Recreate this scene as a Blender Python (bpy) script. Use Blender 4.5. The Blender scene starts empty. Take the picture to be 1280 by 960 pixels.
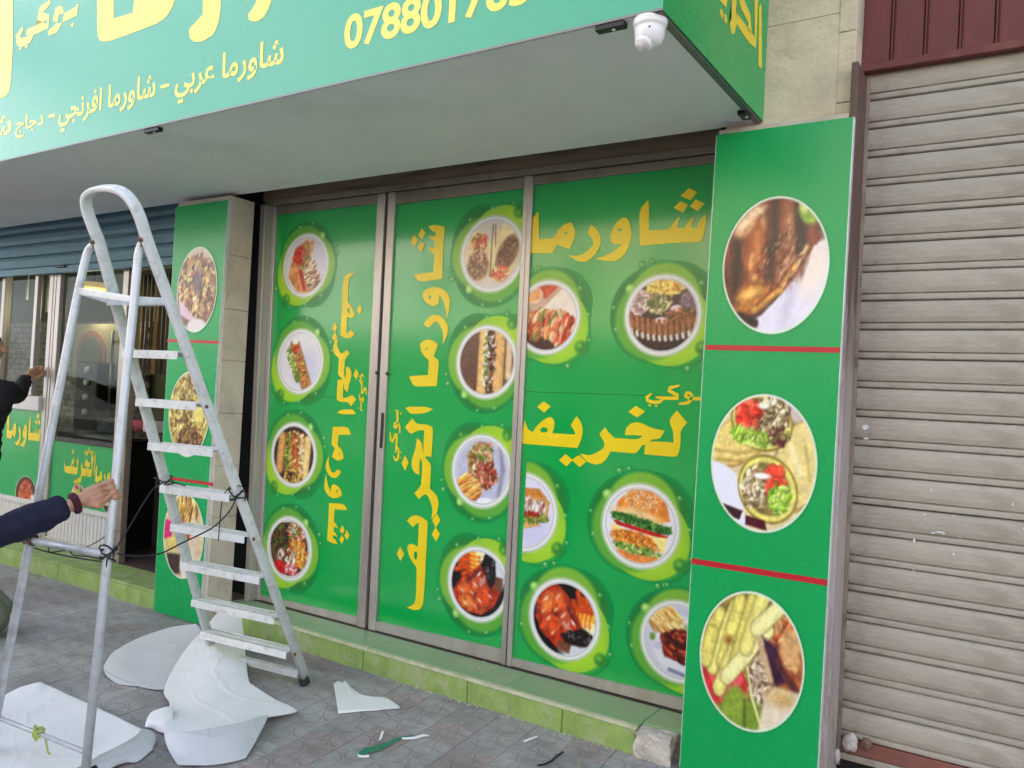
import bpy, bmesh, math, random
import numpy as np
from mathutils import Vector, noise
random.seed(7); RNG = np.random.RandomState(5)
S = bpy.context.scene; COL = S.collection
# ------------------------------------------------------------------ camera
F_, YAW, PIT, ROL = 1022.2, 0.5696, 0.0169, 0.0528
FW = np.array([-math.sin(YAW)*math.cos(PIT), math.cos(YAW)*math.cos(PIT), math.sin(PIT)])
_r = np.array([math.cos(YAW), math.sin(YAW), 0.0]); _u = np.cross(_r, FW)
RT = math.cos(ROL)*_r + math.sin(ROL)*_u; UP = -math.sin(ROL)*_r + math.cos(ROL)*_u
CAM = np.array([0.0, -3.6, 1.5])
cd = bpy.data.cameras.new('camera'); co = bpy.data.objects.new('camera', cd); COL.objects.link(co)
from mathutils import Matrix
co.matrix_world = Matrix(((RT[0], UP[0], -FW[0], CAM[0]), (RT[1], UP[1], -FW[1], CAM[1]), (RT[2], UP[2], -FW[2], CAM[2]), (0, 0, 0, 1)))
cd.sensor_width = 36; cd.lens = F_/1280*36; cd.clip_start = 0.05; cd.clip_end = 500
S.camera = co
# ------------------------------------------------------------------ world, sun, exposure
SUN_EL, SUN_AZ = math.radians(38), math.radians(12)      # the sun stands behind the shop: the street front is in open shade
w = bpy.data.worlds.new('World'); S.world = w; w.use_nodes = True
nt = w.node_tree; bg = nt.nodes['Background']; sky = nt.nodes.new('ShaderNodeTexSky')
sky.sky_type = 'NISHITA'; sky.sun_disc = False; sky.sun_elevation = SUN_EL; sky.sun_rotation = SUN_AZ
sky.dust_density = 2.5; sky.air_density = 1.0
bg.inputs[1].default_value = 0.15
# white cloud banks all round, thinning towards the zenith
_n = nt.nodes; _l = nt.links; _tc = _n.new('ShaderNodeTexCoord'); _mp = _n.new('ShaderNodeMapping'); _mp.inputs['Scale'].default_value = (1, 1, 2.2); _l.new(_tc.outputs['Generated'], _mp.inputs[0])
_cn = _n.new('ShaderNodeTexNoise'); _cn.inputs['Scale'].default_value = 2.4; _cn.inputs['Detail'].default_value = 6; _cn.inputs['Roughness'].default_value = .55; _l.new(_mp.outputs[0], _cn.inputs['Vector'])
_cr = _n.new('ShaderNodeMapRange'); _cr.interpolation_type = 'SMOOTHSTEP'; _cr.inputs['From Min'].default_value = .38; _cr.inputs['From Max'].default_value = .58; _l.new(_cn.outputs[0], _cr.inputs[0])
_sx = _n.new('ShaderNodeSeparateXYZ'); _l.new(_tc.outputs['Generated'], _sx.inputs[0]); _er = _n.new('ShaderNodeMapRange'); _er.interpolation_type = 'SMOOTHSTEP'; _er.inputs['From Min'].default_value = .35; _er.inputs['From Max'].default_value = .75; _er.inputs['To Min'].default_value = 1; _er.inputs['To Max'].default_value = .12; _l.new(_sx.outputs['Z'], _er.inputs[0])
_mu = _n.new('ShaderNodeMath'); _mu.operation = 'MULTIPLY'; _l.new(_cr.outputs[0], _mu.inputs[0]); _l.new(_er.outputs[0], _mu.inputs[1])
_mx = _n.new('ShaderNodeMix'); _mx.data_type = 'RGBA'; _l.new(_mu.outputs[0], _mx.inputs['Factor']); _l.new(sky.outputs[0], _mx.inputs['A']); _mx.inputs['B'].default_value = (8.4, 8.8, 9.6, 1); _l.new(_mx.outputs['Result'], bg.inputs[0])
sd = bpy.data.lights.new('sun', 'SUN'); sd.energy = 5.0; sd.angle = math.radians(0.5); sd.color = (1, .94, .85)
so = bpy.data.objects.new('sun', sd); COL.objects.link(so)
_d = Vector((math.sin(SUN_AZ)*math.cos(SUN_EL), math.cos(SUN_AZ)*math.cos(SUN_EL), math.sin(SUN_EL)))
so.rotation_euler = _d.to_track_quat('Z', 'Y').to_euler()
S.view_settings.view_transform = 'Standard'; S.view_settings.look = 'None'
S.view_settings.exposure = 1.45; S.view_settings.gamma = 1
# ------------------------------------------------------------------ a pixel of the photograph as a sight line, met with a real plane
def ray(x, y): return (x-640)/F_*RT + (480-y)/F_*UP + FW
def onY(x, y, Y=0.0): d = ray(x, y); return CAM + d*((Y-CAM[1])/d[1])
def onZ(x, y, Z=0.0): d = ray(x, y); return CAM + d*((Z-CAM[2])/d[2])
def onX(x, y, X=0.0): d = ray(x, y); return CAM + d*((X-CAM[0])/d[0])
def onP(x, y, p, n): d = ray(x, y); return CAM + d*(np.dot(np.array(p)-CAM, n)/np.dot(d, n))
def pr(P): v = np.array(P, float)-CAM; z = v@FW; return (640+F_*(v@RT)/z, 480-F_*(v@UP)/z)
# ------------------------------------------------------------------ materials
def lin(c): return tuple(((v/255)/12.92 if v/255 <= .04045 else ((v/255+.055)/1.055)**2.4) for v in c)
MATS = {}
def mat(name, col, rough=.6, metal=0, var=.12, scale=6, bump=0, bscale=60, spec=.5, dirt=None, dscale=3, damt=.5, stretch=None, coat=0, attr=False, alpha=None, rnd=0, zs=None):
    m = bpy.data.materials.new(name); m.use_nodes = True; t = m.node_tree; N = t.nodes; L = t.links
    b = N['Principled BSDF']; tc = N.new('ShaderNodeTexCoord'); src = tc.outputs['Object']
    if stretch:
        mp = N.new('ShaderNodeMapping'); mp.inputs['Scale'].default_value = stretch; L.new(src, mp.inputs[0]); src = mp.outputs[0]
    nz = N.new('ShaderNodeTexNoise'); nz.inputs['Scale'].default_value = scale; nz.inputs['Detail'].default_value = 8; nz.inputs['Roughness'].default_value = .62
    L.new(src, nz.inputs['Vector'])
    mr = N.new('ShaderNodeMapRange'); mr.inputs['From Min'].default_value = .3; mr.inputs['From Max'].default_value = .7
    mr.inputs['To Min'].default_value = 1-var; mr.inputs['To Max'].default_value = 1+var; L.new(nz.outputs[0], mr.inputs[0])
    if attr:
        c = N.new('ShaderNodeAttribute'); c.attribute_name = 'Col'; csrc = c.outputs['Color']
    else:
        c = N.new('ShaderNodeRGB'); c.outputs[0].default_value = (*col, 1); csrc = c.outputs[0]
    mx = N.new('ShaderNodeVectorMath'); mx.operation = 'SCALE'; L.new(csrc, mx.inputs[0]); L.new(mr.outputs[0], mx.inputs['Scale']); out = mx.outputs[0]
    if zs:                                     # a second coat of paint above a ragged line at height zs[0]
        sz = N.new('ShaderNodeSeparateXYZ'); L.new(tc.outputs['Object'], sz.inputs[0]); ad = N.new('ShaderNodeMath'); ad.operation = 'MULTIPLY_ADD'; ad.inputs[1].default_value = 1.6; L.new(nz.outputs[0], ad.inputs[0]); L.new(sz.outputs['Z'], ad.inputs[2])
        zr = N.new('ShaderNodeMapRange'); zr.inputs['From Min'].default_value = zs[0]+.55; zr.inputs['From Max'].default_value = zs[0]+1.05; L.new(ad.outputs[0], zr.inputs[0])
        zm = N.new('ShaderNodeMix'); zm.data_type = 'RGBA'; L.new(zr.outputs[0], zm.inputs['Factor']); L.new(out, zm.inputs['A']); zm.inputs['B'].default_value = (*zs[1], 1); out = zm.outputs['Result']
    if rnd:
        oi = N.new('ShaderNodeObjectInfo'); m2 = N.new('ShaderNodeMapRange'); m2.inputs['To Min'].default_value = 1-rnd; m2.inputs['To Max'].default_value = 1+rnd
        L.new(oi.outputs['Random'], m2.inputs[0]); v2 = N.new('ShaderNodeVectorMath'); v2.operation = 'SCALE'; L.new(out, v2.inputs[0]); L.new(m2.outputs[0], v2.inputs['Scale']); out = v2.outputs[0]
    if dirt:
        n2 = N.new('ShaderNodeTexNoise'); n2.inputs['Scale'].default_value = dscale; n2.inputs['Detail'].default_value = 10; n2.inputs['Roughness'].default_value = .7
        L.new(src, n2.inputs['Vector']); r2 = N.new('ShaderNodeMapRange'); r2.inputs['From Min'].default_value = .5; r2.inputs['From Max'].default_value = .68
        r2.inputs['To Max'].default_value = damt; L.new(n2.outputs[0], r2.inputs[0])
        mm = N.new('ShaderNodeMix'); mm.data_type = 'RGBA'; L.new(r2.outputs[0], mm.inputs['Factor']); L.new(out, mm.inputs['A']); mm.inputs['B'].default_value = (*dirt, 1); out = mm.outputs['Result']
    L.new(out, b.inputs['Base Color'])
    rr = N.new('ShaderNodeMapRange'); rr.inputs['To Min'].default_value = max(0, rough-.1); rr.inputs['To Max'].default_value = min(1, rough+.1); L.new(nz.outputs[0], rr.inputs[0]); L.new(rr.outputs[0], b.inputs['Roughness'])
    b.inputs['Metallic'].default_value = metal; b.inputs['Specular IOR Level'].default_value = spec
    if coat: b.inputs['Coat Weight'].default_value = coat; b.inputs['Coat Roughness'].default_value = .12
    if bump:
        n3 = N.new('ShaderNodeTexNoise'); n3.inputs['Scale'].default_value = bscale; n3.inputs['Detail'].default_value = 6; L.new(src, n3.inputs['Vector'])
        bp = N.new('ShaderNodeBump'); bp.inputs['Strength'].default_value = 1; bp.inputs['Distance'].default_value = bump; L.new(n3.outputs[0], bp.inputs['Height']); L.new(bp.outputs[0], b.inputs['Normal'])
    MATS[name] = m; return m
GREEN = lin((0, 170, 76))
mat('print_green', GREEN, .18, coat=.65, var=.04, scale=1.5, bump=.0009, bscale=4)
mat('print_green_board', lin((0, 164, 84)), .28, var=.03, scale=1.5, bump=.0002, bscale=4)
mat('print_green_sign', lin((16, 164, 126)), .24, coat=.3, var=.03, scale=1, bump=.0008, bscale=2)
mat('print_yellow', lin((240, 214, 25)), .25, var=.04, scale=8)
mat('print_yellow_sign', lin((246, 228, 100)), .25, var=.03, scale=8)
mat('print_red', lin((190, 30, 45)), .3, var=.05)
mat('print_photo', (1, 1, 1), .24, var=.02, scale=3, attr=True)
mat('alu', lin((188, 182, 176)), .38, .55, .08, 9, .0003, 200, stretch=(1, 1, .1), dirt=lin((120, 108, 96)), damt=.45)
mat('alu_warm', lin((150, 138, 124)), .45, .4, .1, 9, .0003, 200, dirt=lin((84, 70, 58)), damt=.6)
mat('alu_dark', lin((62, 54, 50)), .5, .3, .15)
mat('header_brown', lin((150, 130, 108)), .6, .2, .2, 5, .001, 40, dirt=lin((50, 42, 38)), damt=.7, stretch=(.3, 1, 3))
mat('gap_shade', (.01, .01, .01), .8)  # flat near-black: the shade inside gaps put into the colour
mat('black_metal', (.02, .02, .022), .35, .5)
mat('white_plastic', lin((236, 236, 236)), .3, var=.03)
mat('acp_grey', lin((240, 240, 242)), .6, 0, .03, 1.2, .0003, 3, dirt=lin((196, 196, 196)), damt=.25, dscale=1.5)
mat('trim_grey', lin((120, 124, 126)), .4, .4, .08)
mat('panel_edge', lin((215, 222, 226)), .35, .2, .05, dirt=lin((150, 140, 130)), dscale=8)
mat('stone', lin((214, 198, 174)), .9, 0, .12, 9, .006, 38, dirt=lin((150, 134, 114)), dscale=3, damt=.5)
mat('stone_side', lin((206, 194, 176)), .85, 0, .1, 5, .003, 45, dirt=lin((150, 134, 116)), dscale=4, damt=.5)
mat('stone_joint', lin((160, 146, 128)), .9, 0, .2)
mat('plaster', lin((180, 170, 155)), .9, 0, .1, 4, .002, 30)
mat('shutter', lin((170, 164, 152)), .66, 0, .10, 9, .0024, 60, dirt=lin((118, 102, 84)), dscale=3.5, damt=.6, stretch=(1, 1, 2), rnd=.05)
mat('shutter_end', lin((150, 136, 124)), .6, .2, .15, 6, .001, 60, dirt=lin((96, 78, 66)), dscale=9, damt=.7)
mat('guide_grey', lin((176, 166, 160)), .6, .1, .15, 8, .001, 60, dirt=lin((116, 92, 80)), dscale=6, damt=.7, stretch=(2, 2, .5), zs=(1.75, lin((104, 80, 70))))
mat('guide_brown', lin((112, 80, 70)), .55, .2, .2, 8, .001, 60, dirt=lin((170, 160, 150)), dscale=7, damt=.8, stretch=(2, 2, .4))
mat('fascia_red', lin((108, 50, 44)), .6, .05, .25, 5, .0012, 50, dirt=lin((112, 84, 70)), dscale=5, damt=.75, stretch=(2, 2, .35))
mat('rail_red', lin((134, 84, 74)), .6, .1, .2, 6, .0008, 60, dirt=lin((110, 92, 82)), dscale=9, damt=.6)
mat('blue_shutter', lin((92, 132, 148)), .5, .2, .1, 5, .0006, 80, dirt=lin((62, 84, 92)), dscale=3, damt=.6, stretch=(.4, 1, 2))
mat('step_paint', lin((140, 168, 92)), .85, 0, .22, 10, .003, 50, dirt=lin((178, 182, 152)), dscale=7, damt=.8)
mat('step_tile', lin((138, 170, 128)), .38, 0, .08, 5, .0004, 60, dirt=lin((160, 172, 140)), dscale=5, damt=.6)
mat('step_nose', lin((196, 200, 170)), .8, 0, .15, 12, .001, 60, dirt=lin((150, 175, 110)), dscale=14, damt=.8)
mat('concrete', lin((198, 192, 184)), .9, 0, .2, 14, .006, 40, dirt=lin((110, 100, 92)), dscale=12, damt=.6)
mat('ground', lin((112, 108, 104)), .92, 0, .2, 5, .004, 60, dirt=lin((84, 80, 76)), dscale=3)
mat('asphalt', (.05, .05, .052), .9, 0, .2, 5, .003, 90)
mat('kerb', lin((150, 146, 140)), .85, 0, .15, 6, .002, 50)
mat('ladder_white', lin((224, 228, 230)), .5, .05, .06, 14, .0008, 70, dirt=lin((168, 160, 154)), dscale=19, damt=.6)
mat('ladder_tube', lin((202, 208, 214)), .4, .2, .06, 14, .0004, 90, dirt=lin((150, 140, 130)), dscale=13, damt=.55)
mat('rust', lin((118, 88, 74)), .8, 0, .35, 30, .001, 90)
mat('rubber', (.03, .03, .03), .8)
mat('rope', (.02, .02, .03), .9)
mat('tie_green', lin((168, 186, 96)), .8, var=.2)
mat('paper', lin((240, 241, 243)), .5, 0, .025, 3, .0006, 12, dirt=lin((205, 205, 204)), dscale=2, damt=.35)
mat('paper_shade', lin((206, 209, 214)), .35, 0, .03, 3, .0006, 12)  # same paper, darker and cooler: shade on turned sheets put into the colour
mat('b_shop', lin((88, 84, 82)), .7, 0, .25, 1.5)
mat('scrap_green', lin((44, 128, 100)), .35, var=.1)
mat('navy', lin((17, 20, 48)), .85, 0, .25, 25, .0015, 120)
mat('black_cloth', lin((22, 23, 27)), .85, 0, .25, 25, .0015, 120)
mat('jeans', lin((40, 60, 104)), .9, 0, .2, 25, .001, 150)
mat('maroon', lin((70, 18, 38)), .85, 0, .2, 25)
mat('skin', lin((184, 138, 110)), .5, 0, .08, 20, .0004, 120)
mat('hair', (.015, .012, .01), .6, 0, .3, 60, .001, 150)
mat('shoe', (.015, .015, .017), .45, 0, .1)
mat('sole', lin((120, 118, 108)), .8)
mat('eye', (.75, .74, .72), .2); mat('iris', (.03, .02, .012), .2)
mat('sack', lin((112, 116, 100)), .85, 0, .2, 9, .003, 50)
mat('brick', lin((140, 136, 122)), .6, 0, .55, 12, .002, 60, rnd=.15)
mat('mortar', lin((70, 66, 58)), .9)
mat('olive_wall', lin((92, 100, 76)), .7, 0, .12, 3)
mat('interior', lin((110, 104, 92)), .8, 0, .15, 3)
mat('int_floor', lin((96, 78, 76)), .5, 0, .1, 3)
mat('steel', lin((150, 150, 150)), .25, .9, .1, 6)
mat('dark_steel', lin((58, 56, 54)), .35, .6, .15, 6)
mat('fridge', lin((38, 36, 34)), .3, .1, .08, 3)
mat('cream', lin((150, 140, 112)), .6, 0, .1, 6); mat('orange', lin((140, 96, 70)), .6, 0, .2, 9)
mat('gold_strip', lin((150, 122, 78)), .7, 0, .25, 5, stretch=(3, 3, .4)); mat('brown_strip', lin((84, 60, 42)), .75, 0, .25, 5, stretch=(3, 3, .4))
mat('pink', lin((200, 90, 110)), .6)
mat('white_rib', lin((206, 204, 200)), .5, 0, .06)
mat('b_cream', lin((232, 212, 176)), .8, 0, .1, .6); mat('b_white', lin((236, 230, 220)), .8, 0, .08, .6); mat('b_tan', lin((196, 164, 126)), .8, 0, .1, .6)
mat('b_dark', lin((60, 58, 60)), .3, 0, .1)
def glassmat():
    m = bpy.data.materials.new('window_glass'); m.use_nodes = True; t = m.node_tree; N = t.nodes; L = t.links
    N.remove(N['Principled BSDF']); o = N['Material Output']
    tr = N.new('ShaderNodeBsdfTransparent'); tr.inputs[0].default_value = (.74, .78, .72, 1); gl = N.new('ShaderNodeBsdfGlossy'); gl.inputs['Roughness'].default_value = .02
    lw = N.new('ShaderNodeLayerWeight'); lw.inputs['Blend'].default_value = .5; pw = N.new('ShaderNodeMath'); pw.operation = 'POWER'; pw.inputs[1].default_value = 5; L.new(lw.outputs['Facing'], pw.inputs[0]); fr = N.new('ShaderNodeMath'); fr.operation = 'MULTIPLY_ADD'; fr.inputs[1].default_value = .5; fr.inputs[2].default_value = .012; L.new(pw.outputs[0], fr.inputs[0])
    mx = N.new('ShaderNodeMixShader'); L.new(fr.outputs[0], mx.inputs[0]); L.new(tr.outputs[0], mx.inputs[1]); L.new(gl.outputs[0], mx.inputs[2]); L.new(mx.outputs[0], o.inputs[0])
    MATS['window_glass'] = m
glassmat()
def lampmat():
    m = mat('lamp_glow', lin((250, 205, 90)), .5); b = m.node_tree.nodes['Principled BSDF']
    b.inputs['Emission Color'].default_value = (1, .62, .2, 1); b.inputs['Emission Strength'].default_value = .25
lampmat()
def pavermat():
    m = mat('paver', lin((164, 162, 160)), .88, 0, .22, 14, 0, dirt=lin((122, 118, 114)), dscale=7, damt=.75, rnd=.08)
    t = m.node_tree; N = t.nodes; L = t.links; b = N['Principled BSDF']
    # reddish pavers among the grey ones
    old = b.inputs['Base Color'].links[0].from_socket
    oi = N.new('ShaderNodeObjectInfo'); mr = N.new('ShaderNodeMath'); mr.operation = 'FRACT'; ml = N.new('ShaderNodeMath'); ml.operation = 'MULTIPLY'; ml.inputs[1].default_value = 37.7
    L.new(oi.outputs['Random'], ml.inputs[0]); L.new(ml.outputs[0], mr.inputs[0]); gt = N.new('ShaderNodeMath'); gt.operation = 'GREATER_THAN'; gt.inputs[1].default_value = .85; L.new(mr.outputs[0], gt.inputs[0])
    mu = N.new('ShaderNodeMix'); mu.data_type = 'RGBA'; mu.blend_type = 'MULTIPLY'; mu.inputs['B'].default_value = (1, .88, .88, 1); L.new(gt.outputs[0], mu.inputs['Factor']); L.new(old, mu.inputs['A']); L.new(mu.outputs['Result'], b.inputs['Base Color'])
    gp = N.new('ShaderNodeNewGeometry'); wn = N.new('ShaderNodeTexNoise'); wn.inputs['Scale'].default_value = 1.7; wn.inputs['Detail'].default_value = 9; wn.inputs['Roughness'].default_value = .68; L.new(gp.outputs['Position'], wn.inputs['Vector'])
    wr = N.new('ShaderNodeMapRange'); wr.inputs['From Min'].default_value = .35; wr.inputs['From Max'].default_value = .68; wr.inputs['To Min'].default_value = .70; wr.inputs['To Max'].default_value = 1.18; L.new(wn.outputs[0], wr.inputs[0])
    wv = N.new('ShaderNodeVectorMath'); wv.operation = 'SCALE'; L.new(mu.outputs['Result'], wv.inputs[0]); L.new(wr.outputs[0], wv.inputs['Scale'])
    # fine relief pressed into each paver: a ring in the middle, quarter rings at the corners
    tc = N.new('ShaderNodeTexCoord'); sx = N.new('ShaderNodeSeparateXYZ'); L.new(tc.outputs['Object'], sx.inputs[0])
    def M(op, a, bb=None):
        n = N.new('ShaderNodeMath'); n.operation = op
        for i, v in enumerate((a, bb)):
            if v is None: continue
            if isinstance(v, (int, float)): n.inputs[i].default_value = v
            else: L.new(v, n.inputs[i])
        return n.outputs[0]
    def wrap(v):
        n = N.new('ShaderNodeMath'); n.operation = 'WRAP'; L.new(v, n.inputs[0]); n.inputs[1].default_value = .1; n.inputs[2].default_value = -.1; return n.outputs[0]
    ax = M('ABSOLUTE', wrap(sx.outputs[0])); ay = M('ABSOLUTE', wrap(sx.outputs[1]))
    r1 = M('SQRT', M('ADD', M('MULTIPLY', ax, ax), M('MULTIPLY', ay, ay)))
    cx = M('SUBTRACT', .1, ax); cy = M('SUBTRACT', .1, ay); r2 = M('SQRT', M('ADD', M('MULTIPLY', cx, cx), M('MULTIPLY', cy, cy)))
    def groove(r, R): return M('MAXIMUM', 0, M('SUBTRACT', 1, M('DIVIDE', M('ABSOLUTE', M('SUBTRACT', r, R)), .007)))
    g = M('MAXIMUM', groove(r1, .043), groove(r2, .088))
    nz = N.new('ShaderNodeTexNoise'); nz.inputs['Scale'].default_value = 70; nz.inputs['Detail'].default_value = 6; L.new(tc.outputs['Object'], nz.inputs['Vector'])
    h = M('SUBTRACT', M('MULTIPLY', nz.outputs[0], .9), M('MULTIPLY', g, .9))
    bp = N.new('ShaderNodeBump'); bp.inputs['Distance'].default_value = .0028; L.new(h, bp.inputs['Height']); L.new(bp.outputs[0], b.inputs['Normal'])
    dk = N.new('ShaderNodeMix'); dk.data_type = 'RGBA'; L.new(M('MULTIPLY', g, .22), dk.inputs['Factor']); L.new(wv.outputs[0], dk.inputs['A']); dk.inputs['B'].default_value = (*lin((92, 86, 82)), 1)
    L.new(dk.outputs['Result'], b.inputs['Base Color'])
pavermat()
# ------------------------------------------------------------------ mesh builder and object helpers
ORG = {}
class MB:
    def __init__(s): s.v = []; s.f = []; s.mi = []
    def add(s, vs, fs): n = len(s.v); s.v += [tuple(map(float, p)) for p in vs]; s.f += [tuple(n+i for i in f) for f in fs]; return s
    def box(s, x0, x1, y0, y1, z0, z1):
        return s.add([(x0,y0,z0),(x1,y0,z0),(x1,y1,z0),(x0,y1,z0),(x0,y0,z1),(x1,y0,z1),(x1,y1,z1),(x0,y1,z1)],
                     [(0,3,2,1),(4,5,6,7),(0,1,5,4),(1,2,6,5),(2,3,7,6),(3,0,4,7)])
    def prismY(s, pts, y0, y1):           # polygon in (x, z), extruded along y
        n = len(pts); s.add([(p[0], y0, p[1]) for p in pts]+[(p[0], y1, p[1]) for p in pts], [tuple(range(n)), tuple(range(2*n-1, n-1, -1))]+[(i, i+n, (i+1) % n+n, (i+1) % n) for i in range(n)]); return s
    def prismX(s, pts, x0, x1):           # polygon in (y, z), extruded along x
        n = len(pts); s.add([(x0, p[0], p[1]) for p in pts]+[(x1, p[0], p[1]) for p in pts], [tuple(range(n)), tuple(range(2*n-1, n-1, -1))]+[(i, i+n, (i+1) % n+n, (i+1) % n) for i in range(n)]); return s
    def prismZ(s, pts, z0, z1):
        n = len(pts); s.add([(p[0], p[1], z0) for p in pts]+[(p[0], p[1], z1) for p in pts], [tuple(range(n-1, -1, -1)), tuple(range(n, 2*n))]+[(i, (i+1) % n, (i+1) % n+n, i+n) for i in range(n)]); return s
    def tube(s, path, r, n=10, flat=None, N=None):      # flat=(w, t): a bar with its width along N
        P = [Vector(p) for p in path]; rings = []; up = Vector(N) if N is not None else None; prev = None
        for i, p in enumerate(P):
            t = (P[min(i+1, len(P)-1)]-P[max(i-1, 0)]).normalized()
            if up is not None: a = (up - t*up.dot(t)).normalized()
            else:
                a = prev if prev is not None else (Vector((0, 0, 1)) if abs(t.z) < .9 else Vector((1, 0, 0)))
                a = (a - t*a.dot(t)).normalized(); prev = a
            b = t.cross(a); ri = r[i] if isinstance(r, (list, tuple)) else r
            ring = []
            for k in range(n):
                th = 2*math.pi*(k+.5)/n; c, sn = math.cos(th), math.sin(th)
                if flat:
                    q = .45; c = math.copysign(abs(c)**q, c); sn = math.copysign(abs(sn)**q, sn); ring.append(p+a*(c*flat[0]/2)+b*(sn*flat[1]/2))
                else: ring.append(p+a*(c*ri)+b*(sn*ri))
            rings.append(ring)
        m = len(P); vs = [v for rg in rings for v in rg]; fs = [(i*n+k, i*n+(k+1) % n, (i+1)*n+(k+1) % n, (i+1)*n+k) for i in range(m-1) for k in range(n)]
        fs += [tuple(range(n-1, -1, -1)), tuple((m-1)*n+k for k in range(n))]; s.add(vs, fs); return s
    def lathe(s, prof, c, n=24, ax=(0, 0, 1)):          # prof: (r, h) pairs
        q = Vector((0, 0, 1)).rotation_difference(Vector(ax)); C = Vector(c); vs = []
        for r, h in prof:
            for k in range(n): a = 2*math.pi*k/n; vs.append(C+q @ Vector((r*math.cos(a), r*math.sin(a), h)))
        m = len(prof); s.add(vs, [(i*n+k, i*n+(k+1) % n, (i+1)*n+(k+1) % n, (i+1)*n+k) for i in range(m-1) for k in range(n)]+[tuple(range(n-1, -1, -1)), tuple((m-1)*n+k for k in range(n))]); return s
    def build(s, name, m, parent=None, smooth=False, bevel=0, label=None):
        me = bpy.data.meshes.new(name); o0 = ORG.get(parent.name, (0, 0, 0)) if parent else (0, 0, 0)
        me.from_pydata([(a-o0[0], b-o0[1], c-o0[2]) for a, b, c in s.v], [], s.f)
        return finish(name, me, m, parent, smooth, bevel, label)
def finish(name, me, m, parent=None, smooth=False, bevel=0, label=None, recalc=True):
    if recalc or bevel:
        b = bmesh.new(); b.from_mesh(me)
        if recalc: bmesh.ops.recalc_face_normals(b, faces=b.faces)
        if bevel: bmesh.ops.bevel(b, geom=[e for e in b.edges if len(e.link_faces) == 2 and e.calc_face_angle() > .5], offset=bevel, segments=1, affect='EDGES')
        b.to_mesh(me); b.free()
    if smooth: me.shade_smooth()
    me.materials.append(MATS[m] if isinstance(m, str) else m)
    o = bpy.data.objects.new(name, me); COL.objects.link(o)
    if parent: o.parent = parent; ORG[o.name] = ORG.get(parent.name, (0, 0, 0))
    else: ORG[o.name] = (0, 0, 0)
    if label: o['label'] = label
    return o
def thing(name, label, cat, loc=(0, 0, 0), group=None):
    o = bpy.data.objects.new(name, None); COL.objects.link(o); o.location = loc; o.empty_display_size = .1
    o['label'] = label; o['category'] = cat; ORG[o.name] = tuple(map(float, loc))
    if group: o['group'] = group
    return o
def tag(o, label, cat, group=None):
    o['label'] = label; o['category'] = cat
    if group: o['group'] = group
    return o
def inst(src, parent, off=(0, 0, 0), name=None):       # a repeat of a part, sharing its mesh
    o = bpy.data.objects.new(name or src.name.split('.')[0], src.data); COL.objects.link(o); o.parent = parent or src.parent
    o.location = Vector(src.location)+Vector(off); ORG[o.name] = ORG[src.name]; return o
def kind(o, k): o['kind'] = k; return o
def box(name, m, parent, x0, x1, y0, y1, z0, z1, bevel=0, label=None): return MB().box(x0, x1, y0, y1, z0, z1).build(name, m, parent, bevel=bevel, label=label)
def quadpanel(name, m, parent, px, Y, th, bevel=0, label=None):   # four sight lines met with the plane y = Y
    pts = [(float(onY(*p, Y)[0]), float(onY(*p, Y)[2])) for p in px]; return MB().prismY(pts, Y, Y+th).build(name, m, parent, bevel=bevel, label=label)
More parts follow.
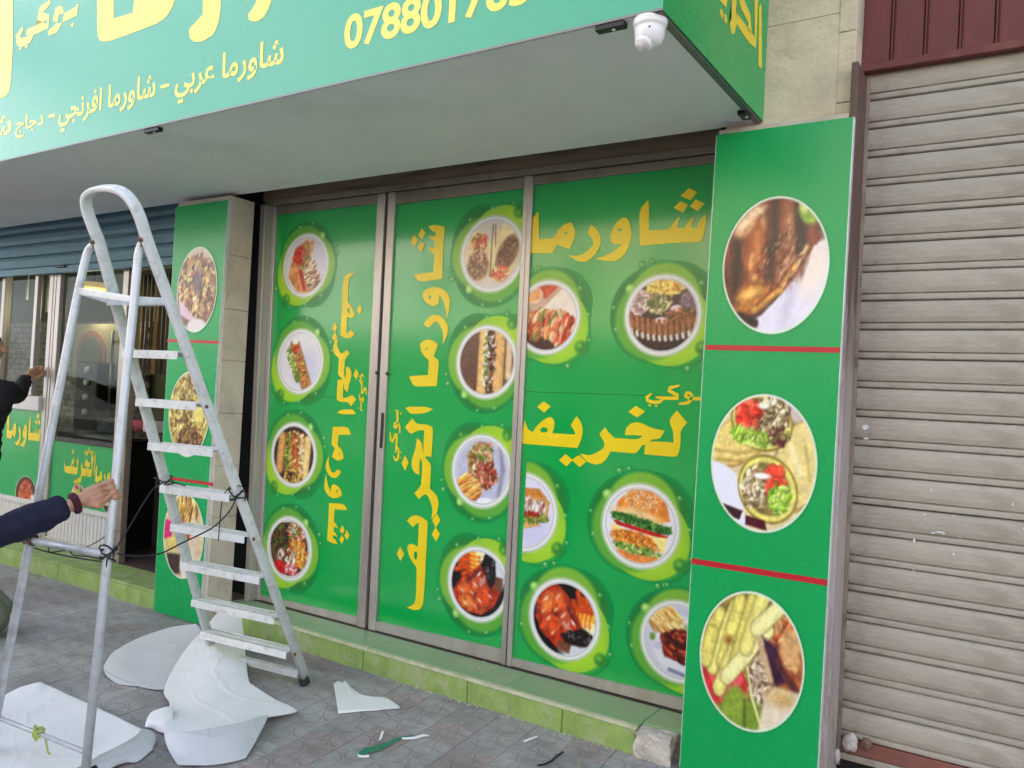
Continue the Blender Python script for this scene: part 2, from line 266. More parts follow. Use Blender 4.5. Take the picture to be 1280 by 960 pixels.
# ------------------------------------------------------------------ printed food pictures: colour kept per vertex on a fine flat mesh
def vnoise(X, Y, fr, seed, octs=4):
    out = 0; amp = 1; tot = 0; r = np.random.RandomState(seed)
    for o in range(octs):
        g = r.rand(64, 64); x = (X*fr*2**o+40+7*o) % 63; y = (Y*fr*2**o+40+11*o) % 63
        xi = x.astype(int); yi = y.astype(int); fx = x-xi; fy = y-yi; fx = fx*fx*(3-2*fx); fy = fy*fy*(3-2*fy)
        v = (g[xi, yi]*(1-fx)+g[xi+1, yi]*fx)*(1-fy)+(g[xi, yi+1]*(1-fx)+g[xi+1, yi+1]*fx)*fy
        out = out+v*amp; tot += amp; amp *= .55
    return out/tot
class Art:
    def __init__(s, n, ext=1.5, base=(0, 148, 72), asp=1.0, seed=1):
        s.ext = ext; s.n = n; g = np.linspace(-ext, ext, n); s.X, s.Y = np.meshgrid(g, g); s.C = np.ones((n, n, 3))*np.array(base, float); s.M = np.zeros((n, n)); s.seed = seed; s.clip = None; s.rs = np.random.RandomState(seed)
    def put(s, a, col, v=0, fr=6, sh=0):
        if s.clip is not None: a = a*s.clip
        s.seed += 1; c = np.ones_like(s.C)*np.array(col, float)
        if v: c = c*(1+v*2*(vnoise(s.X, s.Y, fr, s.seed)-.5))[..., None]
        if sh: c = c*(1+sh*(s.Y-s.X)*.5)[..., None]
        s.C = s.C*(1-a[..., None])+c*a[..., None]; s.M = np.maximum(s.M, a); return s
    def local(s, cx, cy, rot): t = math.radians(rot); dx = s.X-cx; dy = s.Y-cy; return dx*math.cos(t)+dy*math.sin(t), -dx*math.sin(t)+dy*math.cos(t)
    def e(s, cx, cy, rx, ry, rot, col, soft=.03, v=0, fr=6, wob=0, sh=0):
        x, y = s.local(cx, cy, rot); d = (np.sqrt((x/rx)**2+(y/ry)**2)-1)*min(rx, ry)
        if wob: s.seed += 1; d = d+wob*(vnoise(s.X, s.Y, 5, s.seed)-.5)
        return s.put(np.clip(.5-d/soft, 0, 1), col, v, fr, sh)
    def p(s, pts, col, soft=.03, v=0, fr=6, wob=0):
        d = np.full_like(s.X, 9.); ins = np.zeros_like(s.X, bool); n = len(pts); X, Y = s.X, s.Y
        if wob: s.seed += 1; X = X+wob*(vnoise(s.X, s.Y, 6, s.seed)-.5); Y = Y+wob*(vnoise(s.X, s.Y, 6, s.seed+50)-.5)
        for i in range(n):
            (x1, y1), (x2, y2) = pts[i], pts[(i+1) % n]; L = (x2-x1)**2+(y2-y1)**2+1e-9; t = np.clip(((X-x1)*(x2-x1)+(Y-y1)*(y2-y1))/L, 0, 1)
            d = np.minimum(d, np.hypot(X-x1-t*(x2-x1), Y-y1-t*(y2-y1)))
            if y1 != y2: ins ^= ((y1 > Y) != (y2 > Y)) & (X < (x2-x1)*(Y-y1)/(y2-y1)+x1)
        return s.put(np.clip(.5+np.where(ins, d, -d)/soft, 0, 1), col, v, fr)
    def l(s, pts, wd, col, soft=.03, v=0, hi=0):       # a rounded stroke, lighter along its middle
        for (x1, y1), (x2, y2) in zip(pts, pts[1:]):
            L = (x2-x1)**2+(y2-y1)**2+1e-9; t = np.clip(((s.X-x1)*(x2-x1)+(s.Y-y1)*(y2-y1))/L, 0, 1); d = np.hypot(s.X-x1-t*(x2-x1), s.Y-y1-t*(y2-y1))
            if hi and wd > .07: s.put(np.clip(.5+(wd*1.12-d)/(soft*1.5), 0, 1)*.75, tuple(c*.5 for c in col))
            s.put(np.clip(.5+(wd-d)/soft, 0, 1), col, v, 9)
            if hi: s.put(np.clip(1-d/(wd*.8), 0, 1)*.6, tuple(min(255, c*(1+hi)+12) for c in col))
        return s
    def sc(s, cx, cy, rx, ry, rot, num, size, cols, asp=2., ang=None, soft=.025, al=.82):   # scattered scraps inside an ellipse
        size *= .62; num = int(num*1.9)
        for k in range(num):
            a = s.rs.rand()*6.283; q = math.sqrt(s.rs.rand()); u, w_ = rx*q*math.cos(a), ry*q*math.sin(a); t = math.radians(rot)
            x = cx+u*math.cos(t)-w_*math.sin(t); y = cy+u*math.sin(t)+w_*math.cos(t); c = cols[s.rs.randint(len(cols))]; z = size*(.6+.8*s.rs.rand())
            an = (ang if ang is not None else s.rs.rand()*180)+s.rs.randn()*12; f = .8+.4*s.rs.rand()
            i0 = int((x-2.2*z*asp+s.ext)/(2*s.ext)*(s.n-1)); i1 = int((x+2.2*z*asp+s.ext)/(2*s.ext)*(s.n-1))+2; j0 = int((y-2.2*z*asp+s.ext)/(2*s.ext)*(s.n-1)); j1 = int((y+2.2*z*asp+s.ext)/(2*s.ext)*(s.n-1))+2
            i0, j0 = max(0, i0), max(0, j0)
            if i1 <= i0 or j1 <= j0: continue
            X = s.X[j0:j1, i0:i1]-x; Y = s.Y[j0:j1, i0:i1]-y; ct, st = math.cos(math.radians(an)), math.sin(math.radians(an)); xx = X*ct+Y*st; yy = -X*st+Y*ct
            d = (np.sqrt((xx/(z*asp))**2+(yy/z)**2)-1)*z; m = np.clip(.5-d/soft, 0, 1)*al
            if s.clip is not None: m = m*s.clip[j0:j1, i0:i1]
            col = np.array(c, float)*f*(1+.28*np.clip(yy/z, -1, 1))[..., None]
            s.C[j0:j1, i0:i1] = s.C[j0:j1, i0:i1]*(1-m[..., None])+np.clip(col, 0, 255)*m[..., None]; s.M[j0:j1, i0:i1] = np.maximum(s.M[j0:j1, i0:i1], m)
        return s
    def clipto(s, r=1.0, ry=None): ry = ry or r; s.clip = np.clip(.5-(np.sqrt((s.X/r)**2+(s.Y/ry)**2)-1)/.03, 0, 1); return s
RED, TOM, LET, LET2, BRD, BRD2, MEAT, MEAT2, WHT, FRY, FRY2, BLK, ONI, DRK = (176,56,44), (192,74,56), (116,136,62), (78,104,50), (214,170,110), (178,122,66), (120,70,46), (88,48,34), (232,230,232), (232,196,110), (206,150,70), (26,20,22), (196,160,180), (60,44,40)
def f_wrap_diag(a):
    a.e(0,0,.95,.95,0,(222,220,224)); a.e(.35,.3,.6,.7,0,(214,208,228),.4); a.p([(-.75,-.35),(-.5,.6),(.0,.85),(.35,.75),(.25,.2),(.75,-.55),(.2,-.95),(-.35,-.85)],(214,150,100),.05,.25,8,.1)
    a.e(-.25,.35,.32,.3,20,TOM,.06,.3); a.sc(-.25,.3,.3,.28,0,40,.07,[RED,TOM,(225,90,60)]); a.l([(.05,.7),(.15,.2),(.2,-.3)],.06,LET,v=.4); a.sc(.1,-.1,.2,.5,10,40,.05,[LET,LET2,TOM]); a.sc(.3,-.3,.26,.5,20,60,.06,[(230,200,160),(200,150,110),(120,70,50),(240,225,200)],3,20); a.l([(-.2,-.2),(0,-.75)],.08,RED,v=.3)
def f_dog_diag(a):
    a.e(0,0,.95,.95,0,(226,224,232)); a.e(.3,-.2,.6,.6,0,(205,205,222),.5); a.l([(-.25,.5),(.35,-.75)],.2,BRD2,.05,.2,.2); a.sc(.05,-.15,.14,.7,25,70,.05,[MEAT,BRD2,(160,110,60),(200,160,90)],2,20); a.l([(-.5,.3),(-.3,-.1),(-.05,-.55)],.13,LET,.05,.4); a.sc(-.35,0,.14,.5,25,50,.05,[LET,(150,170,80),(220,215,170)]); a.e(-.2,.4,.16,.12,30,TOM,.05,.3); a.e(-.25,.65,.15,.1,0,(240,240,235))
def f_sub_vert(a):
    a.e(0,0,.96,.96,0,(66,52,46),.03,.2); a.l([(-.55,.55),(-.62,-.5)],.16,(196,148,92),.06,.15,.2); a.l([(.62,.5),(.55,-.6)],.16,(226,190,130),.06,.15,.2); a.p([(-.4,.7),(.45,.72),(.42,-.8),(-.42,-.7)],(150,96,56),.05,.3,9)
    a.sc(-.22,0,.14,.7,0,70,.06,[LET,LET2,(190,190,90)]); a.sc(.05,.1,.18,.7,0,90,.07,[(170,90,50),(214,150,90),MEAT,(230,190,130)]); a.sc(.35,.1,.1,.6,0,40,.07,[BRD,(240,225,190),(190,140,80)]); a.sc(.0,-.7,.4,.2,0,40,.07,[FRY,FRY2,DRK],3)
def f_salad(a):
    a.e(0,0,.9,.92,0,(214,216,222)); a.e(0,0,.86,.86,0,(90,70,50),.04,.3); a.sc(-.4,.35,.45,.45,0,120,.09,[MEAT,MEAT2,LET2,DRK,(60,80,40)]); a.sc(.3,.6,.4,.3,0,80,.05,[LET,(220,220,200),TOM]); a.sc(.4,-.1,.38,.42,0,70,.07,[(224,150,70),FRY,(200,110,50)],3); a.sc(-.1,-.3,.4,.3,0,60,.07,[(230,225,215),(180,170,150),MEAT]); a.e(-.35,-.62,.3,.2,-20,(200,40,44),.05,.2); a.sc(.1,-.65,.3,.15,0,30,.06,[(235,225,220),(220,80,90)])
def f_two_wraps(a):
    a.e(0,0,.95,.95,0,(214,204,196)); a.e(-.45,-.05,.44,.72,8,(222,200,160),.06,.15,5,0,.15); a.e(.4,.05,.5,.82,-15,(226,210,164),.06,.15,5,0,.15); a.e(-.45,-.3,.36,.4,0,(150,120,100),.08,.4,14); a.sc(-.45,-.3,.3,.36,0,90,.05,[MEAT,(176,130,100),(200,170,140),(110,80,64)]); a.e(.5,.0,.3,.52,-28,(120,88,68),.08,.3,14); a.sc(.5,.0,.24,.44,-28,80,.045,[MEAT,MEAT2,(150,120,90)])
    a.sc(-.4,.35,.25,.22,0,40,.06,[TOM,RED,(230,150,110),LET]); a.sc(.3,-.55,.26,.2,0,40,.06,[(224,120,90),TOM,(210,200,140)]); a.l([(0,.8),(-.03,-.6)],.02,(120,90,60)); a.l([(.08,.8),(.1,.2)],.015,(120,90,60))
def f_bread_vert(a):
    a.e(0,0,.95,.96,0,(112,84,70),.03,.15,4); a.l([(-.1,.85),(-.12,-.8)],.17,(226,184,126),.05,.12,.15); a.l([(.42,.8),(.42,-.7)],.17,(206,166,110),.05,.15,.15); a.l([(.75,.6),(.75,-.4)],.1,(214,186,150),.05,.15,.1); a.l([(.1,.8),(.12,-.75)],.1,(70,48,40),.05,.4); a.sc(.13,0,.13,.8,0,110,.055,[(60,40,34),(120,84,66),(216,200,190),(150,110,90)]); a.sc(-.02,.1,.06,.8,0,30,.05,[(240,236,230),LET])
def f_plate_wrap(a):
    a.e(0,0,.96,.96,0,(206,208,224)); a.e(0,0,.85,.85,0,(190,192,214),.1); a.l([(.6,.7),(.72,.1),(.6,-.7)],.06,(150,150,170),.1); a.p([(-.25,.8),(.3,.85),(.5,-.2),(.1,-.55),(-.4,-.1),(-.55,.4)],(196,150,112),.06,.3,9,.1); a.sc(-.05,.35,.4,.4,0,90,.08,[(206,170,130),(150,90,70),LET,(226,200,160)]); a.sc(.15,-.1,.36,.35,0,90,.07,[(150,60,50),MEAT,(190,110,90),(220,180,150)]); a.sc(-.4,-.5,.4,.28,-30,70,.07,[(232,160,80),(240,190,110),(206,120,60)],3.5,30); a.e(.2,-.85,.3,.12,0,(236,236,244))
def f_chicken(a):
    a.e(0,0,.97,.97,0,(24,16,18)); a.e(.55,-.5,.7,.5,20,(214,216,226),.15); a.e(.75,0,.35,.5,0,(226,220,222),.2)
    for x, h in ((.25,.5),(.38,.75),(.5,.6),(.62,.62),(.74,.4)): a.l([(x+.04,-.05),(x+.1,.25),(x,h)],.075,(206,84,30),.09,.2); a.l([(x+.05,0),(x+.1,.2)],.05,(250,190,70),.06); a.l([(x+.08,-.15),(x+.1,.0)],.05,(255,240,180),.06)
    a.p([(-.8,.35),(-.55,.82),(-.2,.86),(.15,.55),(.42,.1),(.62,-.25),(.3,-.55),(-.2,-.75),(-.65,-.45),(-.85,-.05)],(176,58,30),.05,.5,6,.1); a.sc(-.3,.15,.48,.55,-20,120,.08,[(206,84,40),(226,120,58),(150,40,26),(120,34,24)],1.5,None,.06,.55)
    a.e(-.5,.35,.16,.26,-20,(232,132,66),.15,.3,9); a.e(-.15,.45,.14,.2,10,(224,110,54),.14,.3,9); a.e(-.4,-.15,.2,.22,0,(214,84,38),.16,.3,9); a.e(.05,.0,.16,.2,20,(196,90,60),.14)
    for x, y, r in ((-.55,.45,.05),(-.2,.55,.045),(-.45,-.05,.05),(-.02,.1,.05),(-.62,.1,.03),(.1,-.15,.05),(-.25,.2,.035),(-.3,-.4,.04),(.2,.2,.03)): a.e(x, y, r*1.5, r*.6, 50, (250,214,180), .06)
    a.l([(.1,.3),(.4,-.1)],.06,(120,50,44),.08,.2); a.l([(.0,-.1),(.3,-.35)],.05,(200,150,140),.08); a.e(.28,-.05,.08,.03,-45,(250,230,220),.04)
    a.p([(-.1,-.4),(.3,-.25),(.55,-.1),(.9,-.32),(.85,-.55),(.5,-.62),(.1,-.62)],(34,24,24),.06,.5,10,.08); a.p([(-.15,-.55),(.25,-.6),(.2,-.85),(-.1,-.8)],(120,80,60),.05,.3); a.sc(.5,-.4,.4,.12,-10,40,.05,[(50,40,44),(110,100,104),(20,14,16)])
def f_plate_rolls(a):
    a.e(0,0,.97,.97,0,(200,170,150)); a.e(0,-.7,.9,.4,0,(70,40,44),.1); a.p([(-.2,.2),(.5,.85),(.95,.3),(.9,.0),(.3,.1)],(238,226,214),.05,.06); a.p([(-.6,.95),(.4,.9),(-.1,.5)],(200,80,50),.06,.2); a.e(-.5,.62,.34,.24,0,(226,196,170),.04,.1); a.e(-.5,.62,.26,.17,0,(236,170,110),.05,.15); a.p([(.45,.1),(.95,.2),(.95,-.05),(.5,-.1)],(238,230,222),.05)
    a.sc(-.1,-.2,.85,.34,0,150,.09,[(214,150,96),(190,90,60),(240,216,180),(150,60,44),LET],2.4,70); a.sc(.5,-.35,.4,.35,0,60,.1,[(220,120,80),(240,200,160),(180,60,44)],2.4,70)
def f_platter(a):
    a.e(0,0,.97,.97,0,(64,50,50),.03,.2); a.e(0,-.85,.9,.35,0,(52,34,38),.1); a.e(.05,.7,.5,.2,0,FRY,.05,.15,12); a.sc(.05,.7,.45,.16,0,60,.06,[FRY,(240,214,130),FRY2],3); a.e(-.65,.35,.34,.32,0,(206,184,180),.05,.2,12); a.sc(-.62,.3,.3,.28,0,60,.05,[(216,200,196),(160,130,130),(190,160,160)]); a.e(.4,.12,.28,.17,0,(70,50,52),.04); a.e(.4,.16,.2,.1,0,(226,206,216),.04); a.e(-.02,-.17,.24,.15,0,(80,60,60),.04); a.e(-.02,-.14,.18,.09,0,(232,214,222),.04); a.e(.75,.35,.3,.3,0,(130,110,120),.1,.3,12); a.sc(-.1,.3,.3,.25,0,60,.06,[LET2,(120,110,70),(200,190,150)])
    for r, y0 in ((.62,-.35),(.85,-.5)):
        for k in range(12): x = -.85+k*.155; y = y0+.25*(x*x)+.05; a.l([(x,y+.14),(x+.03,y-.05)],.055,(150,96,60),.04,.3,.15); a.l([(x+.02,y-.1),(x+.04,y-.18)],.045,(216,206,196),.04)
    a.sc(.5,0,.4,.14,0,40,.06,[(170,110,70),(110,70,50)])
def f_dog_white(a):
    a.e(0,0,.97,.97,0,(222,222,240)); a.e(.3,-.5,.6,.4,0,(208,208,236),.4); a.p([(-1,.5),(.5,.55),(.8,.35),(.75,-.05),(.3,-.35),(-1,-.65)],(206,160,92),.05,.12,5); a.p([(-1,.62),(.45,.66),(.7,.45),(-1,.32)],(196,132,66),.06,.1); a.p([(-1,-.38),(.4,-.2),(.55,-.3),(-1,-.68)],(214,176,110),.06,.1); a.sc(-.1,.12,.8,.22,3,220,.06,[(226,212,206),(180,140,130),(150,100,90),(240,232,226)],2.4,80); a.sc(0,-.14,.8,.12,4,110,.05,[LET,LET2,(160,170,80),(190,180,120)]); a.sc(-.2,-.07,.7,.06,5,40,.05,[(180,60,50),(150,40,36)])
def f_burger(a):
    a.e(0,0,.97,.97,0,(226,228,240)); a.p([(-.72,.1),(-.62,.55),(-.3,.88),(.25,.92),(.66,.66),(.78,.2),(.3,.08),(-.3,.22)],(222,138,64),.04,.12,5); a.e(-.1,.25,.62,.16,-8,(240,206,150),.12,.05); a.sc(.05,.62,.55,.24,-5,90,.022,[(250,226,190),(244,214,170)],1.5); a.p([(-.78,.26),(-.3,.12),(.3,.0),(.82,.08),(.84,-.08),(.5,-.14),(-.2,.02),(-.8,.14)],(70,120,50),.05,.4,12,.12); a.sc(0,.08,.8,.09,-10,110,.06,[(60,110,46),(110,160,80),(40,90,40)]); a.p([(-.74,.08),(.2,-.08),(.74,-.16),(.7,-.26),(.1,-.16),(-.62,-.04)],(190,34,28),.04,.2)
    a.p([(-.8,-.02),(-.4,-.12),(.2,-.2),(.72,-.22),(.66,-.62),(.2,-.36),(-.74,-.2)],(246,214,130),.03,.05); a.e(-.12,-.38,.66,.22,-8,(206,122,48),.05,.25,10); a.sc(-.12,-.36,.6,.18,-8,120,.04,[(224,146,60),(186,96,36),(236,170,90)]); a.p([(.3,-.24),(.74,-.2),(.66,-.62)],(250,224,150),.03); a.sc(-.05,-.6,.66,.08,-8,100,.05,[(80,130,50),(120,150,70),(200,200,130)]); a.p([(-.62,-.62),(-.2,-.7),(.5,-.72),(.6,-.78),(.3,-.94),(-.3,-.95),(-.6,-.8)],(224,142,74),.05,.1)
def f_ribs(a):
    a.e(0,0,.97,.97,0,(206,208,224)); a.e(.1,-.1,.8,.75,0,(226,226,240),.1); a.l([(-.2,-.75),(.4,-.85),(.9,-.7)],.05,(130,134,160),.05); a.sc(-.4,.5,.42,.34,20,110,.06,[(232,190,120),(214,150,80),(240,210,150)],4,-40); a.p([(-.5,.1),(.0,.3),(.9,.25),(.95,-.55),(.3,-.6),(-.35,-.45)],(120,50,34),.05,.5,10,.1); a.sc(.2,-.1,.6,.4,0,160,.07,[(150,60,40),(90,34,26),(190,90,60),(60,24,20)],2,-30); a.e(.45,.38,.3,.14,0,(110,150,60),.06,.3); a.e(-.7,.0,.08,.1,0,(110,150,70),.05); a.e(-.55,-.2,.12,.1,0,(196,200,220),.04)
def f_roast(a):       # large board oval: roast leg on a white cloth
    a.e(0,0,1.1,1.1,0,(84,62,60),.03,.3,4); a.p([(1.1,.42),(.75,.28),(.48,-.05),(.2,-.4),(-.2,-.75),(-.6,-.9),(-1,-1.1),(1.1,-1.1)],(224,222,236),.05,.05); a.e(.75,-.05,.25,.4,-20,(238,226,216),.25); a.e(.3,-.6,.08,.3,-20,(200,198,218),.15)
    a.p([(-1.1,.4),(-.75,.8),(-.2,1.0),(.3,1.0),(.75,.75),(.85,.35),(.62,.1),(.35,-.25),(.0,-.55),(-.45,-.8),(-.75,-.72),(-1.1,-.3)],(116,62,44),.06,.6,4,.12)
    a.sc(-.1,.2,.75,.65,10,120,.05,[(140,80,52),(96,52,40),(170,104,64)],2.4,80,.08,.45)
    a.l([(-.8,.7),(-.74,.0),(-.76,-.55)],.09,(50,30,32),.16); a.l([(-.04,.95),(-.03,.3),(-.1,-.15)],.085,(62,38,40),.14); a.l([(.42,.85),(.5,.25)],.1,(40,30,32),.12)
    a.l([(-.38,.55),(-.4,.1),(-.32,-.3)],.15,(160,88,52),.2); a.l([(-.34,.5),(-.36,.1)],.05,(200,132,76),.14); a.e(-.25,.66,.04,.1,8,(214,166,116),.1,.4,12); a.e(-.46,.05,.035,.1,-6,(220,170,116),.09,.4,12); a.e(-.38,-.18,.05,.05,0,(222,176,120),.09)
    a.l([(.22,.85),(.24,.3),(.12,-.2)],.1,(150,92,66),.18); a.e(.26,.55,.05,.16,4,(190,142,112),.12,.4,12); a.e(.24,.02,.05,.14,-28,(206,160,130),.1,.5,14); a.e(.33,.04,.03,.07,-30,(226,190,160),.07,.4,12)
    a.e(-.62,.62,.25,.14,35,(210,166,124),.08,.3,10); a.e(-.64,.64,.14,.05,35,(244,222,190),.06); a.e(-.42,.82,.2,.08,20,(226,196,160),.07,.3,10)
    a.e(-.4,-.48,.36,.2,15,(186,124,60),.14,.4,9); a.e(-.45,-.42,.2,.07,15,(236,190,110),.08); a.l([(.42,.02),(.12,-.36),(-.35,-.66)],.055,(214,160,84),.07,.3); a.l([(.4,.06),(.1,-.3),(-.3,-.58)],.02,(120,60,30),.05); a.l([(.6,.25),(.45,.02)],.035,(226,196,150),.06)
    a.e(.6,.76,.22,.15,-40,(140,166,70),.07,.4,10); a.e(.52,.82,.1,.05,-40,(206,220,130),.05); a.l([(-.64,-.78),(-.34,-.87)],.08,(44,30,34),.06)
    a.sc(.1,.1,.4,.5,-35,90,.02,[(220,180,150),(90,46,36),(60,34,30)],2,60,.04,.5)
def f_wraps(a):
    a.e(0,0,1.1,1.1,0,(222,206,160),.03,.06); a.p([(.3,1.1),(1.1,1),(1.1,.42),(.5,.52)],(206,190,184),.06); a.p([(.48,.66),(.98,.5),(.62,.26)],(104,82,62),.1)
    a.e(.72,.0,.5,.72,-24,(150,124,72),.05); a.e(.72,.02,.47,.69,-24,(226,210,144),.06,.08); a.l([(.5,.35),(.72,-.1)],.03,(244,234,190),.08); a.l([(.8,.3),(.92,-.2)],.02,(190,168,104),.06)
    a.e(-.5,.3,.66,.36,22,(156,130,76),.05); a.e(-.5,.32,.63,.34,22,(226,206,132),.06,.08); a.l([(-.95,.15),(-.5,.12),(.0,.2)],.025,(190,164,96),.05); a.l([(-.9,.0),(-.45,.0),(.1,.12)],.02,(184,156,90),.05)
    a.p([(-1.1,.0),(-.75,-.06),(-.5,-.2),(-.38,-.55),(-.2,-1.1),(-1.1,-1.1)],(226,228,242),.04)
    a.e(-.06,.62,.62,.44,-12,(150,128,64),.03); a.e(-.06,.62,.58,.40,-12,(220,204,120),.03); a.e(-.06,.62,.52,.35,-12,(120,104,62),.04,.3,10)
    a.sc(.18,.68,.3,.3,0,80,.06,[(206,188,150),(140,118,84),(232,218,186),(96,80,58)],1.5); a.sc(-.32,.7,.2,.26,0,34,.10,[(214,74,52),(196,56,44),(232,110,84)],1.4); a.sc(-.25,.38,.4,.1,-10,60,.05,[(150,186,70),(104,146,50),(200,220,130)],2.4); a.sc(.3,.42,.2,.14,0,36,.05,[(84,70,50),(96,50,56),(180,180,110)],1.5); a.e(-.02,.86,.12,.05,0,(240,236,220),.04)
    a.e(.12,-.38,.6,.5,-20,(150,134,70),.03); a.e(.12,-.38,.56,.46,-20,(226,218,124),.03); a.e(.1,-.38,.48,.38,-20,(140,124,76),.04,.3,10)
    a.sc(-.12,-.38,.26,.3,0,90,.06,[(216,198,160),(150,128,90),(112,94,64),(236,226,200)],1.5); a.sc(.27,-.25,.14,.2,0,30,.10,[(214,74,52),(228,96,70)],1.4); a.sc(.36,-.5,.18,.2,0,50,.06,[(150,190,70),(196,218,120),(116,156,54)],2); a.e(.0,-.19,.17,.045,0,(246,244,238),.03)
    a.p([(-.76,-.66),(-.34,-.74),(-.4,-.88),(-.6,-.85)],(64,34,40),.03); a.p([(-.28,-.8),(.1,-.85),(.15,-1),(-.28,-.94)],(84,28,38),.03)
def f_fries(a):
    a.e(0,0,1.1,1.1,0,(150,130,70),.03,.3); a.p([(.2,.6),(1.1,.8),(1.1,-.3),(.5,-.3),(.1,.1)],(160,96,60),.08,.5,8); a.sc(.65,.35,.3,.45,0,90,.09,[(206,120,70),(226,190,130),(150,70,44),(214,170,110)]); a.e(.75,.3,.2,.28,0,(214,170,120),.12,.15); a.p([(-1,-.25),(-.2,-.1),(.0,-.4),(-.3,-.7),(-.9,-.75)],(206,60,66),.06,.15); a.l([(-.75,-.3),(-.5,-.6),(-.2,-.3)],.08,(224,96,100),.08)
    for p0, p1, c in (((-.95,.1),(-.65,.6),0),((-.75,-.2),(-.35,.75),1),((-.55,-.1),(-.25,.85),0),((-.6,-.5),(-.3,.2),1),((-.3,-.1),(.0,.9),0),((-.45,-.3),(.3,.5),2),((-.1,.2),(.2,1),1),((.1,.5),(.5,.85),2),((-.9,-.1),(-.8,.3),0)): a.l([p0, p1],.12,[(214,204,112),(226,216,130),(232,226,160)][c],.05,.1,.1)
    a.e(-.45,.25,.08,.07,0,(140,100,50),.1); a.p([(.0,-.05),(.15,.2),(.35,.05),(.5,-.3),(.35,-.9),(.1,-.7)],(150,120,96),.05,.4,12); a.sc(.2,-.25,.18,.4,-10,90,.045,[(196,176,150),(110,84,64),(226,210,190)]); a.p([(.2,.4),(.5,.3),(.7,-.2),(.5,-.3)],(70,40,64),.08,.4); a.l([(.15,.35),(.4,-.2)],.05,(206,180,140),.06); a.l([(.5,.1),(.9,-.3)],.06,(90,50,50),.08,.3)
    a.e(-.3,-.85,.26,.45,-10,(136,160,66),.06,.12); a.e(.1,-.95,.22,.4,0,(128,154,60),.06,.12); a.l([(-.08,-.6),(-.05,-1)],.03,(90,110,50),.05); a.p([(.3,-.5),(.5,-.3),(1.1,-.32),(1.1,-1.1),(.2,-1.05)],(226,214,190),.06,.05); a.e(.65,-.45,.28,.12,0,(206,176,120),.15); a.l([(-.05,-.1),(.05,-.5),(.3,-1)],.02,(226,220,170))
def f_meats(a):
    a.e(0,0,1.1,1.1,0,(140,100,84),.03,.3); a.e(0,.9,.9,.35,0,(206,196,190),.08); a.sc(0,.1,.9,.75,0,320,.09,[(166,110,90),(120,80,70),(196,166,110),(206,196,120),(90,60,56),(214,190,160)],1.8); a.e(.0,.2,.16,.3,0,(110,100,110),.1,.3); a.p([(-.9,-.2),(.1,-.75),(.1,-.85),(-.8,-.6)],(214,190,206),.05); a.e(.1,-.9,.5,.2,0,(220,216,220),.06)
def f_noodles(a):
    a.e(0,0,1.1,1.1,0,(180,164,90),.03,.2); a.sc(0,.1,.95,.8,0,300,.07,[(214,200,130),(190,170,90),(226,216,150),(150,120,70),(120,90,60)],3); a.sc(-.3,.3,.4,.35,0,80,.06,[(196,180,120),(110,90,50)]); a.e(.5,.1,.3,.3,0,(226,214,130),.1); a.sc(.1,-.6,.6,.25,0,90,.08,[(130,100,64),(90,60,44),(180,150,100)]); a.e(.1,-1,.5,.12,0,(226,226,226),.05)
def f_mix(a):
    a.e(0,0,1.1,1.1,0,(206,190,150),.03,.12); a.sc(.1,.6,.55,.4,0,160,.07,[(190,150,80),(214,180,100),(130,90,60),(226,206,150)],2.5,80); a.p([(-1,.35),(-.65,.3),(-.55,-.2),(-1,-.15)],(206,60,120),.06,.1); a.e(.5,-.05,.25,.55,0,(216,200,180),.1,.1); a.p([(-.9,-.15),(-.3,.0),(-.35,-.4),(-.8,-.45)],(216,200,120),.08,.1); a.p([(-.8,-.5),(-.1,-.45),(.0,-.9),(-.5,-1)],(70,56,50),.08,.2); a.e(.3,-.7,.4,.35,0,(226,220,214),.08); a.sc(.0,.1,.4,.2,0,30,.07,[(110,80,60),(220,130,110)])
def f_kchicken(a):
    a.e(0,0,1.1,1.1,0,(90,60,40)); a.e(0,-.1,.7,.85,0,(176,84,40),.15,.4); a.sc(0,-.1,.65,.8,0,120,.09,[(196,96,46),(140,56,30),(220,130,70)],2,80); a.e(.7,-.3,.2,.3,0,(220,210,200),.1); a.e(.5,-.8,.3,.2,0,(110,120,50),.1)
def splash(a, rot):      # lime swirl, dark crescent, drops and the white plate ring behind the round pictures
    R = lambda x, y: (x*math.cos(math.radians(rot))-y*math.sin(math.radians(rot)), x*math.sin(math.radians(rot))+y*math.cos(math.radians(rot)))
    def E(x, y, rx, ry, ro, c, soft=.04, v=0): X, Y = R(x, y); a.e(X, Y, rx, ry, ro+rot, c, soft, v)
    E(-.22,.02,1.08,1.1,0,(30,120,50),.18); E(.25,.35,.95,.85,0,(40,128,50),.2); E(.02,.28,.95,1.0,0,(128,190,60),.1); E(.14,-.2,1.12,1.02,-20,(150,208,52),.04); E(.3,-.4,.85,.72,-20,(170,220,50),.3); E(-.25,-.1,1.0,1.0,0,(96,176,60),.12)
    E(1.05,-.78,.17,.16,0,(50,140,50),.1); E(-.88,.66,.13,.12,0,(140,206,90),.05); E(-.9,.68,.06,.05,0,(200,232,150),.06); E(1.0,-.74,.07,.06,0,(120,196,70),.1)
    for x, y, r in ((-1.2,-.35,.06),(1.22,.05,.05),(.95,.75,.05),(.7,-1.28,.07),(-.35,1.32,.05),(-.6,1.25,.07),(1.3,-.6,.045),(-1.3,.2,.04)): E(x, y, r, r, 0, (84,176,84), .05); E(x-.02, y+.02, r*.4, r*.4, 0, (170,220,150), .04)
    a.e(0,0,1.02,1.02,0,(190,208,176),.06); a.e(0,0,.97,.97,0,(238,240,240),.04); a.e(0,0,.9,.9,0,(196,204,206),.03); a.e(0,0,.87,.87,0,(232,234,236),.03)
LAY = [0]
